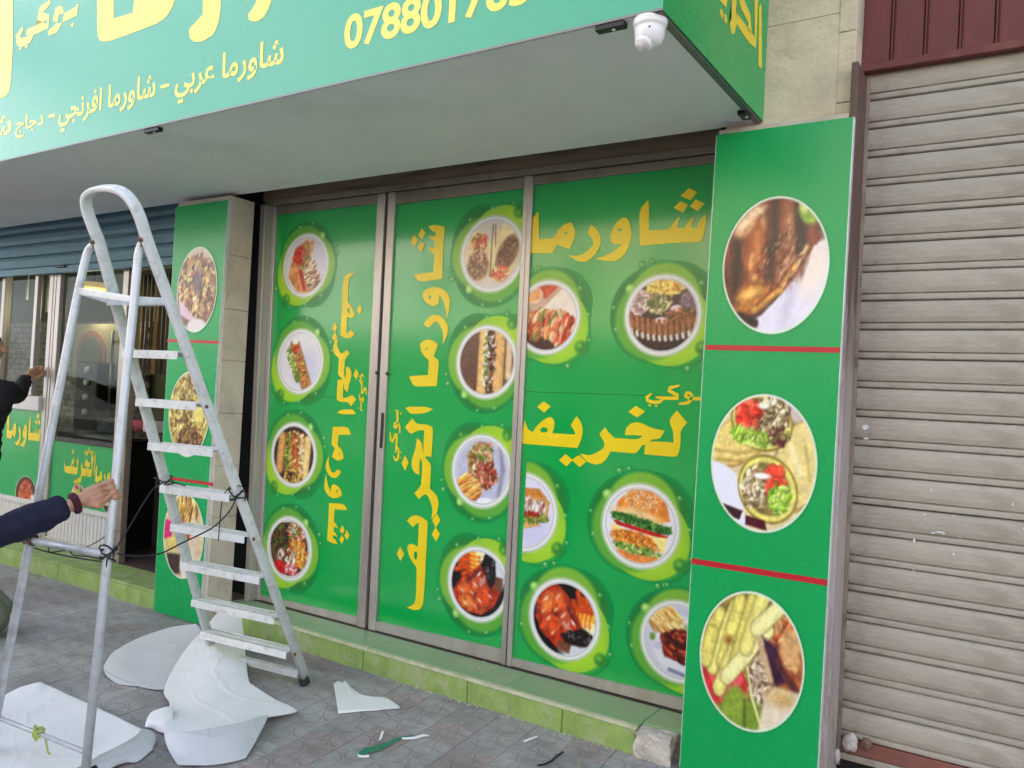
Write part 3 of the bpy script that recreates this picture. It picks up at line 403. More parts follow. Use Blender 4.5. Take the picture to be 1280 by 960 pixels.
def food(name, fn, parent, c, rx, ry, Y, rot=None, prot=0, n=150, base=(0, 148, 72), xlim=None, seed=3, label=None):
    """flat print of half-size rx, ry centred at c=(x, z) in the plane y=Y; a print element's own colours only"""
    LAY[0] = (LAY[0]+1) % 5; Y -= LAY[0]*.00018
    ext = 1.42 if rot is not None else 1.06; a = Art(n, ext, base, seed=seed)
    if rot is not None: splash(a, rot)
    else: a.e(0,0,1.0,1.0,0,(226,236,220),.02)
    # the food itself, painted on a turned canvas and scaled into the plate
    b = Art(int(n*(.84/ext if rot is not None else .965/ext)*1.1), 1.1, base=(226, 228, 232), seed=seed+9); fn(b); wt = np.clip((235-b.C.min(2))/120, .06, 1); b.C = b.C*(1+wt*(.24*(vnoise(b.X, b.Y, 9, seed+77)-.5)+.14*(vnoise(b.X, b.Y, 22, seed+78, 2)-.5)))[..., None]; gy = b.C.mean(2, keepdims=True); b.C = np.clip(128+(gy+(b.C-gy)*1.06-128)*1.1, 0, 255); k = .86 if rot is not None else .965; zm = .9 if rot is not None else 1.0
    t = math.radians(prot); x = (a.X*math.cos(t)+a.Y*math.sin(t))/k; y = (-a.X*math.sin(t)+a.Y*math.cos(t))/k; inside = np.hypot(x, y) < 1.08
    ix = np.clip((x*zm+1.1)/2.2*(b.n-1), 0, b.n-1.001); iy = np.clip((y*zm+1.1)/2.2*(b.n-1), 0, b.n-1.001); i = ix.astype(int); j = iy.astype(int); fx = (ix-i)[..., None]; fy = (iy-j)[..., None]
    smp = (b.C[j, i]*(1-fx)+b.C[j, i+1]*fx)*(1-fy)+(b.C[j+1, i]*(1-fx)+b.C[j+1, i+1]*fx)*fy
    m = (np.clip(.5-(np.hypot(x, y)-1)/.03, 0, 1)*inside)[..., None]; a.C = a.C*(1-m)+smp*m
    n = a.n; gr = a.C*(1+.05*(RNG.rand(n, n, 1)-.5)); sr = np.clip(gr/255, 0, 1); ln = np.where(sr <= .04045, sr/12.92, ((sr+.055)/1.055)**2.4)
    X = c[0]+a.X*rx; Z = c[1]+a.Y*ry; keep = a.M[:-1, :-1]+a.M[1:, 1:]+a.M[1:, :-1]+a.M[:-1, 1:] > .02
    if xlim is not None:
        X = np.clip(X, *xlim); keep &= (np.abs(X[:-1, 1:]-X[:-1, :-1]) > 1e-7)
    o0 = ORG[parent.name]; vs = np.stack([X.ravel()-o0[0], np.full(n*n, Y-o0[1]), Z.ravel()-o0[2]], 1)
    q = np.arange(n*n).reshape(n, n); fs = np.stack([q[:-1, :-1], q[:-1, 1:], q[1:, 1:], q[1:, :-1]], -1)[keep]
    used = np.unique(fs); remap = np.zeros(n*n, int); remap[used] = np.arange(len(used)); fs = remap[fs]; vs = vs[used]; cols = ln.reshape(-1, 3)[used]
    me = bpy.data.meshes.new(name); me.vertices.add(len(vs)); me.vertices.foreach_set('co', vs.ravel()); me.loops.add(len(fs)*4); me.loops.foreach_set('vertex_index', fs.ravel().astype(np.int32))
    me.polygons.add(len(fs)); me.polygons.foreach_set('loop_start', np.arange(0, len(fs)*4, 4, dtype=np.int32)); me.update(calc_edges=True)
    at = me.color_attributes.new('Col', 'FLOAT_COLOR', 'POINT'); at.data.foreach_set('color', np.concatenate([cols, np.ones((len(cols), 1))], 1).ravel())
    return finish(name, me, 'print_photo', parent, label=label, recalc=False)
# ------------------------------------------------------------------ lettering: flat outlines traced as letters, and small lines set in type
def polyfill(words, fx, m, parent, name='lettering', label=None):
    """words: [(outline, hole)] in a word's own plane; fx maps (x, z) to a 3-D point"""
    b = bmesh.new(); lay = {}
    for wi, (out, hole) in enumerate(words):
        es = []
        for lp in (out, hole):
            if not lp: continue
            vs = [b.verts.new((p[0], 0, p[1])) for p in smooth_loop(lp)]; es += [b.edges.new((vs[i], vs[(i+1) % len(vs)])) for i in range(len(vs))]
        for e_ in es:
            for v in e_.verts: lay[v] = wi*.00009
        bmesh.ops.triangle_fill(b, use_beauty=True, edges=es)
    o0 = ORG[parent.name]
    for v in b.verts: p = fx((v.co.x, v.co.z)); v.co = (p[0]-o0[0], p[1]-o0[1]-lay.get(v, 0), p[2]-o0[2])
    me = bpy.data.meshes.new(name); b.to_mesh(me); b.free(); return finish(name, me, m, parent, label=label, recalc=False)
def smooth_loop(p):       # rounds shallow bends, keeps sharp corners
    out = []; n = len(p)
    for i in range(n):
        a, b, c = (np.array(p[(i+k) % n], float) for k in (-1, 0, 1)); u, v = b-a, c-b; lu, lv = np.hypot(*u), np.hypot(*v)
        cs = (u@v)/(lu*lv+1e-12)
        if cs > .45 and cs < .985:
            q1 = b-u*min(.28, .5); q2 = b+v*min(.28, .5); out += [tuple(q1), tuple((q1+q2)/4+b/2), tuple(q2)]
        else: out.append(tuple(b))
    return out
def bbox(W): a = [q for p, h in W for q in p]; return min(x for x, y in a), max(x for x, y in a), min(y for x, y in a), max(y for x, y in a)
def fit(W, x0, x1, z0, z1, Y, turn=0):
    """map a word to the rectangle x0..x1, z0..z1 of the plane y=Y; turn +1: reads downwards from the top, -1: reads upwards"""
    a0, a1, b0, b1 = bbox(W)
    def f(p):
        u, v = (p[0]-a0)/(a1-a0), (p[1]-b0)/(b1-b0)
        if turn == 1: u, v = 1-v, u
        elif turn == -1: u, v = v, 1-u
        return (x0+u*(x1-x0), Y, z0+v*(z1-z0))
    return f
def strokes(paths, wd):    # pen strokes as outlines (for the small words)
    out = []
    for p in paths:
        L, R_ = [], []
        for i, q in enumerate(p):
            a = np.array(p[max(i-1, 0)]); b = np.array(p[min(i+1, len(p)-1)]); t = (b-a)/(np.hypot(*(b-a))+1e-9); nn = np.array([-t[1], t[0]]); k = wd*(.55 if i in (0, len(p)-1) else 1); L.append(tuple(np.array(q)+nn*k)); R_.append(tuple(np.array(q)-nn*k))
        out.append((L+R_[::-1], []))
    return out
def arabic(s):             # joins letters into their contextual shapes, right to left
    iso = {'ا':0xFE8D,'ب':0xFE8F,'ج':0xFE9D,'خ':0xFEA5,'د':0xFEA9,'ر':0xFEAD,'ش':0xFEB5,'ع':0xFEC9,'ف':0xFED1,'ك':0xFED9,'ل':0xFEDD,'م':0xFEE1,'ن':0xFEE5,'و':0xFEED,'ي':0xFEF1}; right = 'ادرو'; out = []
    for i, c in enumerate(s):
        if c not in iso: out.append(c); continue
        p = i > 0 and s[i-1] in iso and s[i-1] not in right; n = i+1 < len(s) and s[i+1] in iso and c not in right
        out.append(chr(iso[c]+((1 if p else 0) if c in right else (3 if p and n else 2 if n else 1 if p else 0))))
    return ''.join(out[::-1])
def typeset(txt, parent, m, x0, x1, z0, z1, Y, bold=.02, shear=0, plane='Y', name='lettering', label=None):
    cu = bpy.data.curves.new('type', 'FONT'); cu.body = txt; cu.offset = bold; cu.shear = shear; tmp = bpy.data.objects.new('type', cu); COL.objects.link(tmp)
    bpy.context.view_layer.update(); me = bpy.data.meshes.new_from_object(tmp.evaluated_get(bpy.context.evaluated_depsgraph_get())); bpy.data.objects.remove(tmp); bpy.data.curves.remove(cu)
    n = len(me.vertices); co_ = np.zeros(n*3); me.vertices.foreach_get('co', co_); co_ = co_.reshape(-1, 3); mn, mx = co_.min(0), co_.max(0); o0 = ORG[parent.name]
    u = (co_[:, 0]-mn[0])/(mx[0]-mn[0]); v = (co_[:, 1]-mn[1])/(mx[1]-mn[1]); P = np.stack([x0+u*(x1-x0)-o0[0], np.full(n, Y-o0[1]), z0+v*(z1-z0)-o0[2]], 1)
    par = list(range(n))                        # neighbouring joined letters overlap: lay each letter a hair above the last
    def find(i):
        while par[i] != i: par[i] = par[par[i]]; i = par[i]
        return i
    for ed in me.edges: a_, b_ = find(ed.vertices[0]), find(ed.vertices[1]); par[a_] = b_
    rt = {}; 
    for i in range(n): P[i, 1] -= .00009*(rt.setdefault(find(i), len(rt)) % 6)
    me.vertices.foreach_set('co', P.ravel()); me.materials.clear(); me.update(); me.name = name; return finish(name, me, m, parent, label=label, recalc=False)
W1= [([(-1.6325, 2.433), (-1.5902, 2.4746), (-1.5841, 2.4687), (-1.5767, 2.3298), (-1.4745, 2.3276), (-1.4626, 2.3487), (-1.4416, 2.3719), (-1.4239, 2.3854), (-1.4329, 2.3607), (-1.4329, 2.3326), (-1.3954, 2.33), (-1.3875, 2.354), (-1.3563, 2.3803), (-1.3632, 2.3522), (-1.3645, 2.3279), (-1.3375, 2.3289), (-1.3368, 2.3504), (-1.3013, 2.3876), (-1.2966, 2.3509), (-1.3038, 2.2962), (-1.3162, 2.2607), (-1.4581, 2.263), (-1.6192, 2.2593)], []), ([(-1.3867, 2.5156), (-1.3458, 2.4919), (-1.3765, 2.458), (-1.427, 2.4817)], []), ([(-1.424, 2.4586), (-1.3881, 2.4362), (-1.4101, 2.4019), (-1.4575, 2.4289)], []), ([(-1.3513, 2.4593), (-1.3072, 2.4354), (-1.3396, 2.4044), (-1.3787, 2.4285)], []), ([(-1.855, 2.2077), (-1.8066, 2.2174), (-1.7593, 2.237), (-1.726, 2.263), (-1.7115, 2.2741), (-1.7569, 2.2727), (-1.7756, 2.2937), (-1.7794, 2.322), (-1.7618, 2.3607), (-1.7415, 2.3872), (-1.7121, 2.4029), (-1.6925, 2.3975), (-1.6735, 2.3625), (-1.6647, 2.3186), (-1.6689, 2.2795), (-1.6877, 2.2333), (-1.7141, 2.205), (-1.7436, 2.1905), (-1.8053, 2.1953)], [(-1.7435, 2.3435), (-1.7266, 2.3524), (-1.711, 2.3434), (-1.7256, 2.3344)]), ([(-2.0072, 2.2313), (-1.9606, 2.227), (-1.9244, 2.2354), (-1.8894, 2.2579), (-1.8703, 2.2792), (-1.8739, 2.3036), (-1.9053, 2.338), (-1.8976, 2.3619), (-1.885, 2.3793), (-1.8544, 2.355), (-1.8326, 2.3253), (-1.8283, 2.2888), (-1.8395, 2.2492), (-1.8688, 2.2144), (-1.8994, 2.1956), (-1.9312, 2.195), (-1.9641, 2.2067)], []), ([(-2.2575, 2.4288), (-2.2031, 2.4671), (-2.194, 2.4622), (-2.1847, 2.3265), (-2.1024, 2.3236), (-2.0889, 2.3374), (-2.0716, 2.3654), (-2.0446, 2.3884), (-2.0078, 2.4003), (-1.9934, 2.3931), (-1.9776, 2.3591), (-1.9736, 2.3301), (-1.9832, 2.2979), (-2.0021, 2.2619), (-2.038, 2.2763), (-2.0743, 2.2907), (-2.0852, 2.2747), (-2.0935, 2.2543), (-2.1075, 2.2488), (-2.2468, 2.2551)], [(-2.0425, 2.3531), (-2.0309, 2.3544), (-2.0185, 2.3433), (-2.0253, 2.3396)])]
W2= [([(-1.4296, 1.4357), (-1.3929, 1.4818), (-1.3395, 1.4295), (-1.3697, 1.3908), (-1.3665, 1.3288), (-1.3731, 1.2868), (-1.3841, 1.2666), (-1.5432, 1.2674), (-1.5422, 1.3156), (-1.5137, 1.3319), (-1.4007, 1.3332), (-1.4047, 1.3815)], []), ([(-1.6482, 1.3508), (-1.6438, 1.3847), (-1.6201, 1.4077), (-1.5896, 1.4167), (-1.5586, 1.4115), (-1.512, 1.3932), (-1.4466, 1.3843), (-1.4694, 1.3454), (-1.5091, 1.3393), (-1.5404, 1.3111), (-1.5532, 1.3125), (-1.5769, 1.2775), (-1.5917, 1.2668), (-1.7069, 1.2671), (-1.7201, 1.2651), (-1.7369, 1.2308), (-1.7591, 1.2076), (-1.7893, 1.1965), (-1.8205, 1.2001), (-1.8475, 1.2085), (-1.8834, 1.2422), (-1.8275, 1.2381), (-1.7903, 1.2562), (-1.7561, 1.2802), (-1.7529, 1.3059), (-1.7835, 1.3464), (-1.7548, 1.3824), (-1.7346, 1.3582), (-1.7055, 1.3369), (-1.6999, 1.3328), (-1.58, 1.3342), (-1.5554, 1.3525), (-1.6016, 1.354)], []), ([(-1.6361, 1.4618), (-1.5989, 1.4933), (-1.5489, 1.4688), (-1.5882, 1.4382)], []), ([(-1.944, 1.3791), (-1.9137, 1.4266), (-1.8877, 1.3999), (-1.8745, 1.3661), (-1.8781, 1.3183), (-1.8997, 1.269), (-2.2188, 1.2669), (-2.2459, 1.2739), (-2.2549, 1.3323), (-2.2157, 1.3892), (-2.1915, 1.341), (-2.162, 1.3317), (-2.1403, 1.3623), (-2.1109, 1.3909), (-2.066, 1.4158), (-2.0424, 1.4039), (-2.0357, 1.3777), (-2.0415, 1.3464), (-2.0483, 1.3327), (-1.9157, 1.3343), (-1.9191, 1.3502)], [(-2.1211, 1.3456), (-2.1038, 1.3601), (-2.0779, 1.3574), (-2.0743, 1.3398), (-2.0918, 1.332), (-2.1127, 1.335)]), ([(-2.1437, 1.4607), (-2.1066, 1.4916), (-2.064, 1.4669), (-2.1005, 1.4339)], []), ([(-1.9999, 1.1998), (-1.9643, 1.2334), (-1.9232, 1.2085), (-1.9558, 1.173)], []), ([(-1.9281, 1.2081), (-1.8879, 1.2353), (-1.8474, 1.2064), (-1.882, 1.1753)], [])]
W2L= [([(-1.3165, 1.4469), (-1.283, 1.4876), (-1.2756, 1.4539), (-1.2697, 1.3361), (-1.2794, 1.2762), (-1.3057, 1.3288)], []), ([(-1.4296, 1.4357), (-1.3929, 1.4818), (-1.3395, 1.4295), (-1.3697, 1.3908), (-1.3665, 1.3288), (-1.3731, 1.2868), (-1.3841, 1.2666), (-1.5432, 1.2674), (-1.5422, 1.3156), (-1.5137, 1.3319), (-1.4007, 1.3332), (-1.4047, 1.3815)], []), ([(-1.6482, 1.3508), (-1.6438, 1.3847), (-1.6201, 1.4077), (-1.5896, 1.4167), (-1.5586, 1.4115), (-1.512, 1.3932), (-1.4466, 1.3843), (-1.4694, 1.3454), (-1.5091, 1.3393), (-1.5404, 1.3111), (-1.5532, 1.3125), (-1.5769, 1.2775), (-1.5917, 1.2668), (-1.7069, 1.2671), (-1.7201, 1.2651), (-1.7369, 1.2308), (-1.7591, 1.2076), (-1.7893, 1.1965), (-1.8205, 1.2001), (-1.8475, 1.2085), (-1.8834, 1.2422), (-1.8275, 1.2381), (-1.7903, 1.2562), (-1.7561, 1.2802), (-1.7529, 1.3059), (-1.7835, 1.3464), (-1.7548, 1.3824), (-1.7346, 1.3582), (-1.7055, 1.3369), (-1.6999, 1.3328), (-1.58, 1.3342), (-1.5554, 1.3525), (-1.6016, 1.354)], []), ([(-1.6361, 1.4618), (-1.5989, 1.4933), (-1.5489, 1.4688), (-1.5882, 1.4382)], []), ([(-1.944, 1.3791), (-1.9137, 1.4266), (-1.8877, 1.3999), (-1.8745, 1.3661), (-1.8781, 1.3183), (-1.8997, 1.269), (-2.3431, 1.2659), (-2.3831, 1.2869), (-2.3972, 1.3322), (-2.3927, 1.3926), (-2.3701, 1.3432), (-2.3415, 1.3266), (-2.162, 1.3317), (-2.1403, 1.3623), (-2.1109, 1.3909), (-2.066, 1.4158), (-2.0424, 1.4039), (-2.0357, 1.3777), (-2.0415, 1.3464), (-2.0483, 1.3327), (-1.9157, 1.3343), (-1.9191, 1.3502)], [(-2.1211, 1.3456), (-2.1038, 1.3601), (-2.0779, 1.3574), (-2.0743, 1.3398), (-2.0918, 1.332), (-2.1127, 1.335)]), ([(-2.1437, 1.4607), (-2.1066, 1.4916), (-2.064, 1.4669), (-2.1005, 1.4339)], []), ([(-1.9999, 1.1998), (-1.9643, 1.2334), (-1.9232, 1.2085), (-1.9558, 1.173)], []), ([(-1.9281, 1.2081), (-1.8879, 1.2353), (-1.8474, 1.2064), (-1.882, 1.1753)], [])]
BIG= [([(-4.1381, 3.7068), (-4.0865, 3.2321), (-4.0521, 3.1932), (-3.9712, 3.1776), (-3.5465, 3.1844), (-3.4801, 3.2132), (-3.4424, 3.2632), (-3.4335, 3.3457), (-3.5764, 3.4866), (-3.754, 3.4642), (-3.7817, 3.2825), (-3.944, 3.2887), (-3.9841, 3.6671)], []), ([(-3.2399, 3.3829), (-3.2266, 3.1544), (-3.3191, 3.1065), (-3.3117, 3.0637), (-3.2719, 3.0374), (-3.215, 3.0295), (-3.1378, 3.0449), (-3.1041, 3.0984), (-3.0968, 3.1872), (-3.1354, 3.3574)], []), ([(-2.8151, 3.2407), (-2.8619, 3.1259), (-2.909, 3.0874), (-2.9024, 3.0617), (-2.8547, 3.0421), (-2.8059, 3.0513), (-2.7679, 3.0958), (-2.7301, 3.2205)], []), ([(-5.3736, 4.0927), (-5.0264, 4.0006), (-4.9518, 3.3388), (-4.9464, 3.0947), (-5.0049, 3.0591), (-5.226, 3.0606)], [])]
SIDE= [[(-0.378, 3.1234), (-0.3532, 3.1342), (-0.3073, 2.8956), (-0.332, 2.8818), (-0.3567, 2.8894), (-0.386, 3.1078)], [(-0.7181, 2.9911), (-0.6597, 3.017), (-0.662, 2.9739), (-0.6344, 2.9716), (-0.4004, 2.9751), (-0.3994, 2.938), (-0.4933, 2.9232), (-0.6465, 2.9327), (-0.6666, 2.8879), (-0.7001, 2.8743), (-0.7303, 2.9005), (-0.7081, 2.9263)], [(-0.6341, 3.0283), (-0.5729, 3.0554), (-0.4917, 3.0354), (-0.4617, 2.9742), (-0.5101, 2.9662), (-0.5145, 2.9935), (-0.603, 3.0078)], [(-0.4486, 3.1103), (-0.4005, 3.1316), (-0.3976, 2.9769), (-0.4217, 2.9786)], [(-0.8398, 2.9027), (-0.8171, 2.9152), (-0.7977, 2.9074), (-0.804, 2.8831), (-0.8249, 2.885)], [(-0.791, 2.9075), (-0.7712, 2.916), (-0.7517, 2.8997), (-0.7658, 2.8802), (-0.7832, 2.8838)], [(-0.8447, 2.9352), (-0.7627, 2.9714), (-0.7708, 2.9407), (-0.8038, 2.9371)]]
W3= [[(-1.2515, 1.5619), (-1.253, 1.5437), (-1.3331, 1.5387), (-1.3553, 1.5506), (-1.3488, 1.5647), (-1.3321, 1.5654), (-1.3242, 1.5519), (-1.3289, 1.5311), (-1.3464, 1.5178), (-1.3848, 1.5132)], [(-1.3843, 1.5979), (-1.4325, 1.5854), (-1.4378, 1.5727), (-1.3916, 1.5513), (-1.3886, 1.539), (-1.4596, 1.5358), (-1.4997, 1.5396)], [(-1.4596, 1.5358), (-1.4784, 1.5162), (-1.5134, 1.5145), (-1.5416, 1.5212), (-1.5459, 1.5352), (-1.5206, 1.5552)]]
W3D= [(-1.5278, 1.4997), (-1.495, 1.4985), (-1.2677, 1.5112)]
V3 = lambda a: Vector([float(q) for q in a])
def X_(x, y, Y=0.0): return float(onY(x, y, Y)[0])
def Z_(x, y, Y=0.0): return float(onY(x, y, Y)[2])
# ================================================================== THE SETTING
kind(MB().box(-150, 150, -150, 150, -.5, -.15).build('ground', 'ground'), 'structure')
kind(MB().box(-60, 60, -13.5, -5.2, -.149, -.14).build('road', 'asphalt'), 'structure')
kind(MB().box(-60, 60, -5.2, -5.05, -.149, .0).build('kerb', 'kerb', bevel=.01), 'structure')
kind(MB().box(-60, 60, -17, -13.5, -.149, -.01).build('pavement', 'kerb'), 'structure')
pv = kind(MB().box(-60, 60, -5.04, .5, -.149, -.012).build('pavement', 'ground'), 'structure')
ROT = math.radians(6); PC, PS = math.cos(ROT), math.sin(ROT); cand = []; rest = MB()
for i in range(-74, 38):
    for j in range(-26, 3):
        lx, ly = i*.2, j*.2; x, y = lx*PC-ly*PS, lx*PS+ly*PC
        if y > -.2 or y < -4.95 or x < -13.9 or x > 6: continue
        u, v = pr((x, y, 0)); dep = (np.array((x, y, 0))-CAM)@FW
        if dep > .3 and -25 < u < 1305 and 600 < v < 985 and y < -.24 : cand.append((dep, lx, ly, x, y))
        else: cand.append((1e3, lx, ly, x, y))
cand.sort(key=lambda c: c[0])
pm = MB(); h = .0991; q = .0968
pm.add([(-h,-h,-.03),(h,-h,-.03),(h,h,-.03),(-h,h,-.03),(-h,-h,-.002),(h,-h,-.002),(h,h,-.002),(-h,h,-.002),(-q,-q,0),(q,-q,0),(q,q,0),(-q,q,0)],
       [(0,1,5,4),(1,2,6,5),(2,3,7,6),(3,0,4,7),(4,5,9,8),(5,6,10,9),(6,7,11,10),(7,4,8,11),(8,9,10,11)])
pav0 = pm.build('paver', 'paver', pv)
for k, (dp, lx, ly, x, y) in enumerate(cand):
    if dp < 1e3 and k < 300:
        o = pav0 if k == 0 else inst(pav0, pv); o.location = (x, y, RNG.uniform(-.003, 0)); o.rotation_euler = (RNG.uniform(-.006, .006), RNG.uniform(-.006, .006), ROT+RNG.uniform(-.006, .006))
    else:
        dz = RNG.uniform(-.003, 0); rest.add([(a+lx, b+ly, c+dz) for a, b, c in pm.v], pm.f)
ro = kind(rest.build('paver', 'paver', pv), 'stuff'); ro.rotation_euler = (0, 0, ROT)
# ------------------------------------------------------------------ the shop building
bl = thing('shop_building', 'pale stone building that holds the shawarma shop, its kiosk and the shuttered shop', 'building', (-2.5, 1, 0))
box('wall', 'plaster', bl, -14, -.6355, -.19, 9, 3.02, 8.5); box('wall', 'plaster', bl, -.635, 3.2, -.105, 9, 3.02, 8.5); box('wall', 'plaster', bl, 3.201, 10, -.19, 9, 3.02, 8.5)
box('wall', 'plaster', bl, -14, 10, 3.2, 9, -.1, 3.01)
box('wall', 'plaster', bl, -4.74, 3.2, .12, 3.19, -.1, 3.01)
box('wall', 'plaster', bl, 3.21, 10, -.19, 3.19, -.1, 3.01)
box('wall', 'plaster', bl, -14, -9.75, -.19, 3.19, -.1, 3.01)
box('wall', 'olive_wall', bl, -9.74, -4.76, 1.0, 3.19, -.1, 3.01)
box('floor', 'int_floor', bl, -9.74, -4.76, .0, .99, -.1, .122)
box('header_gap_shade', 'gap_shade', bl, -4.3, -1.16, .05, .118, 2.66, 3.01)  # black filler, painted shade of the gap above the doors
# stone cladding: pilasters and the blocks above the right one
def blocks(x0, x1, y0, y1, zs, m):
    for a, b in zip(zs, zs[1:]): box('stone_block', m, bl, x0, x1, y0+RNG.uniform(-.002, .002), y1, a+.0012, b-.0012, bevel=.002)
box('stone_joint', 'stone_joint', bl, -4.755, -4.262, -.30, -.135, 0, 2.66); blocks(-4.77, -4.252, -.312, -.125, [0, .33, .66, .98, 1.31, 1.64, 1.96, 2.30, 2.665], 'stone_side')
box('stone_joint', 'stone_joint', bl, -1.14, -.65, -.295, .1, 0, 2.63); blocks(-1.15, -.642, -.31, .1, [0, .45, .9, 1.35, 1.8, 2.25, 2.66], 'stone_side')
box('stone_joint', 'stone_joint', bl, -1.14, -.645, -.225, -.191, 2.66, 3.9)
blocks(-1.14, -.7022, -.25, -.19, [2.655, 3.085, 3.5, 3.9], 'stone'); blocks(-.7018, -.637, -.251, -.11, [2.655, 2.725, 3.005, 3.32, 3.9], 'stone')
blocks(3.22, 3.8, -.25, -.195, [0, .5, 1, 1.5, 2, 2.5, 3], 'stone')
# ------------------------------------------------------------------ entrance step in front of the glazed front
st = thing('doorstep', 'worn light green painted step running below the green glazed shop front', 'step', (-2.8, -.15, 0))
fy = lambda x: -.30+(-1.39-x)*.018
xs = [-4.245, -3.55, -2.95, -2.09, -1.39]
for a, b in zip(xs, xs[1:]): MB().prismZ([(a+.001, fy(a)+.004), (b-.001, fy(b)+.004), (b-.001, -.0), (a+.001, -.0)], .10, .12).build('tread_tile', 'step_tile', st, bevel=.002)
MB().prismZ([(-1.388, -.235), (-1.16, -.2), (-1.16, 0), (-1.388, 0)], .10, .12).build('tread_tile', 'step_tile', st, bevel=.002)
xr = [-4.245, X_(454, 815, -.27), X_(585, 850, -.28), X_(704, 885, -.285), -1.39]
for a, b in zip(xr, xr[1:]): MB().prismZ([(a+.002, fy(a)), (b-.002, fy(b)), (b-.002, fy(b)+.02), (a+.002, fy(a)+.02)], -.01, .105).build('riser', 'step_paint', st, bevel=.004)
m = MB(); n = 90
for i in range(n):
    a = -4.245+(2.855)*i/n; b = -4.245+2.855*(i+1)/n; w_ = .006+.004*vnoise(np.array([[a*5]]), np.array([[0.]]), 3, 4)[0, 0]
    m.prismZ([(a, fy(a)-w_*.5), (b, fy(b)-w_*.5), (b, fy(b)+.02), (a, fy(a)+.02)], .106, .1215)
m.build('nosing', 'step_nose', st)
box('core', 'concrete', st, -4.24, -1.41, -.25, -.0, -.01, .098)
def lump(name, m_, parent, c, r, seed, sub=3, amp=.3, sq=(1, 1, 1)):
    b = bmesh.new(); bmesh.ops.create_icosphere(b, subdivisions=sub, radius=1); o0 = ORG[parent.name] if parent else (0, 0, 0)
    for v in b.verts:
        n_ = noise.noise(v.co*1.7+Vector((seed, 0, 0)))*amp+noise.noise(v.co*5+Vector((seed, 3, 0)))*amp*.4; p = v.co*(1+n_); v.co = (c[0]+p.x*r[0]-o0[0], c[1]+p.y*r[1]-o0[1], c[2]+p.z*r[2]-o0[2])
    me = bpy.data.meshes.new(name); b.to_mesh(me); b.free(); return finish(name, me, m_, parent, smooth=sub > 2)
bm_ = bmesh.new(); bmesh.ops.create_cube(bm_, size=1); bmesh.ops.subdivide_edges(bm_, edges=bm_.edges, cuts=7, use_grid_fill=True)
for v in bm_.verts:
    p = Vector((-1.31+v.co.x*.155, -.235+v.co.y*.16, .045+v.co.z*.125)); nn = noise.noise_vector(p*26)*.012+noise.noise_vector(p*60)*.005; v.co = p+nn-Vector(ORG[st.name])
me = bpy.data.meshes.new('broken_end'); bm_.to_mesh(me); bm_.free(); finish('broken_end', me, 'concrete', st)
# kiosk step
ks = thing('doorstep', 'light green painted step in front of the kiosk left of the narrow pillar sign', 'step', (-6.5, -.15, 0))
kx = [-8.9, -7.9, -6.9, -5.95, -4.79]
for a, b in zip(kx, kx[1:]):
    MB().box(a+.001, b-.001, -.30, -.01, .10, .12).build('tread_tile', 'step_paint', ks, bevel=.002); MB().box(a+.002, b-.002, -.306, -.286, -.01, .099).build('riser', 'step_paint', ks, bevel=.004)
box('core', 'concrete', ks, -8.88, -4.8, -.28, -.01, -.01, .098)
# debris along the foot of the step: flakes of plaster
m = MB()
for k in range(170):
    x = RNG.uniform(-2.9, -1.3) if k < 120 else RNG.uniform(-4.2, -.9); y = fy(x)-.004-abs(RNG.normal())*(.014 if k < 120 else .5); s_ = RNG.uniform(.002, .0085); a = RNG.uniform(0, 6); z = .001
    if k > 150: y = RNG.uniform(-.22, -.03); z = .121; x = X_(RNG.uniform(590, 625), 830, -.05)
    m.prismZ([(x+s_*math.cos(a), y+s_*math.sin(a)), (x+s_*math.cos(a+2), y+s_*math.sin(a+2)), (x+s_*.7*math.cos(a+4), y+s_*.7*math.sin(a+4))], z, z+.003)
kind(tag(m.build('plaster_flakes', 'step_nose'), 'white flakes of plaster scattered along the foot of the green step', 'debris'), 'stuff')
# ================================================================== THE GLAZED FRONT
ZT, ZB = 2.69, .121
def leaf(name, label, film, left, right, splits=()):
    """film: four corner sight lines tl, tr, br, bl of the printed film; left/right: width of the stiles in metres"""
    P = [(X_(*p), Z_(*p)) for p in film]; (tlx, tlz), (trx, trz), (brx, brz), (blx, blz) = P
    t = thing(name, label, 'glass door' if name == 'sliding_door' else 'shop window', ((tlx+trx)/2, 0, ZB))
    cuts = [0]+list(splits)+[1]
    for a, b in zip(cuts, cuts[1:]):
        L = lambda q: (tlx+(blx-tlx)*q, tlz+(blz-tlz)*q); R_ = lambda q: (trx+(brx-trx)*q, trz+(brz-trz)*q); e = .0006 if b < 1 else 0
        MB().prismY([L(a), R_(a), R_(b-e), L(b-e)], .0, .004).build('vinyl_film', 'print_green', t)
    MB().prismY([(tlx-.03, 2.64), (trx+.03, 2.64), (brx+.03, .14), (blx-.03, .14)], .005, .011).build('pane', 'window_glass', t)
    MB().prismY([(tlx+.001, tlz), (trx-.001, trz), (trx-.001, 2.655), (tlx+.001, 2.655)], -.014, .02).build('rail', 'alu_warm', t, bevel=.002)
    MB().prismY([(blx+.001, blz), (blx+.001, ZB+.006), (brx-.001, ZB+.006), (brx-.001, brz)], -.014, .02).build('rail', 'alu', t, bevel=.002)
    if left: MB().prismY([(tlx-left, 2.658), (tlx, 2.658), (blx, ZB+.002), (blx-left, ZB+.002)], -.016, .022).build('stile', 'alu', t, bevel=.003)
    if right: MB().prismY([(trx, 2.658), (trx+right, 2.658), (brx+right, ZB+.002), (brx, ZB+.002)], -.016, .022).build('stile', 'alu', t, bevel=.003)
    return t
d1 = leaf('sliding_door', 'left glass door with small yellow vertical lettering on green film, beside the narrow pillar', [(346.6,269),(473.5,254.6),(448.7,771),(327,743)], .035, .06, (.475,))
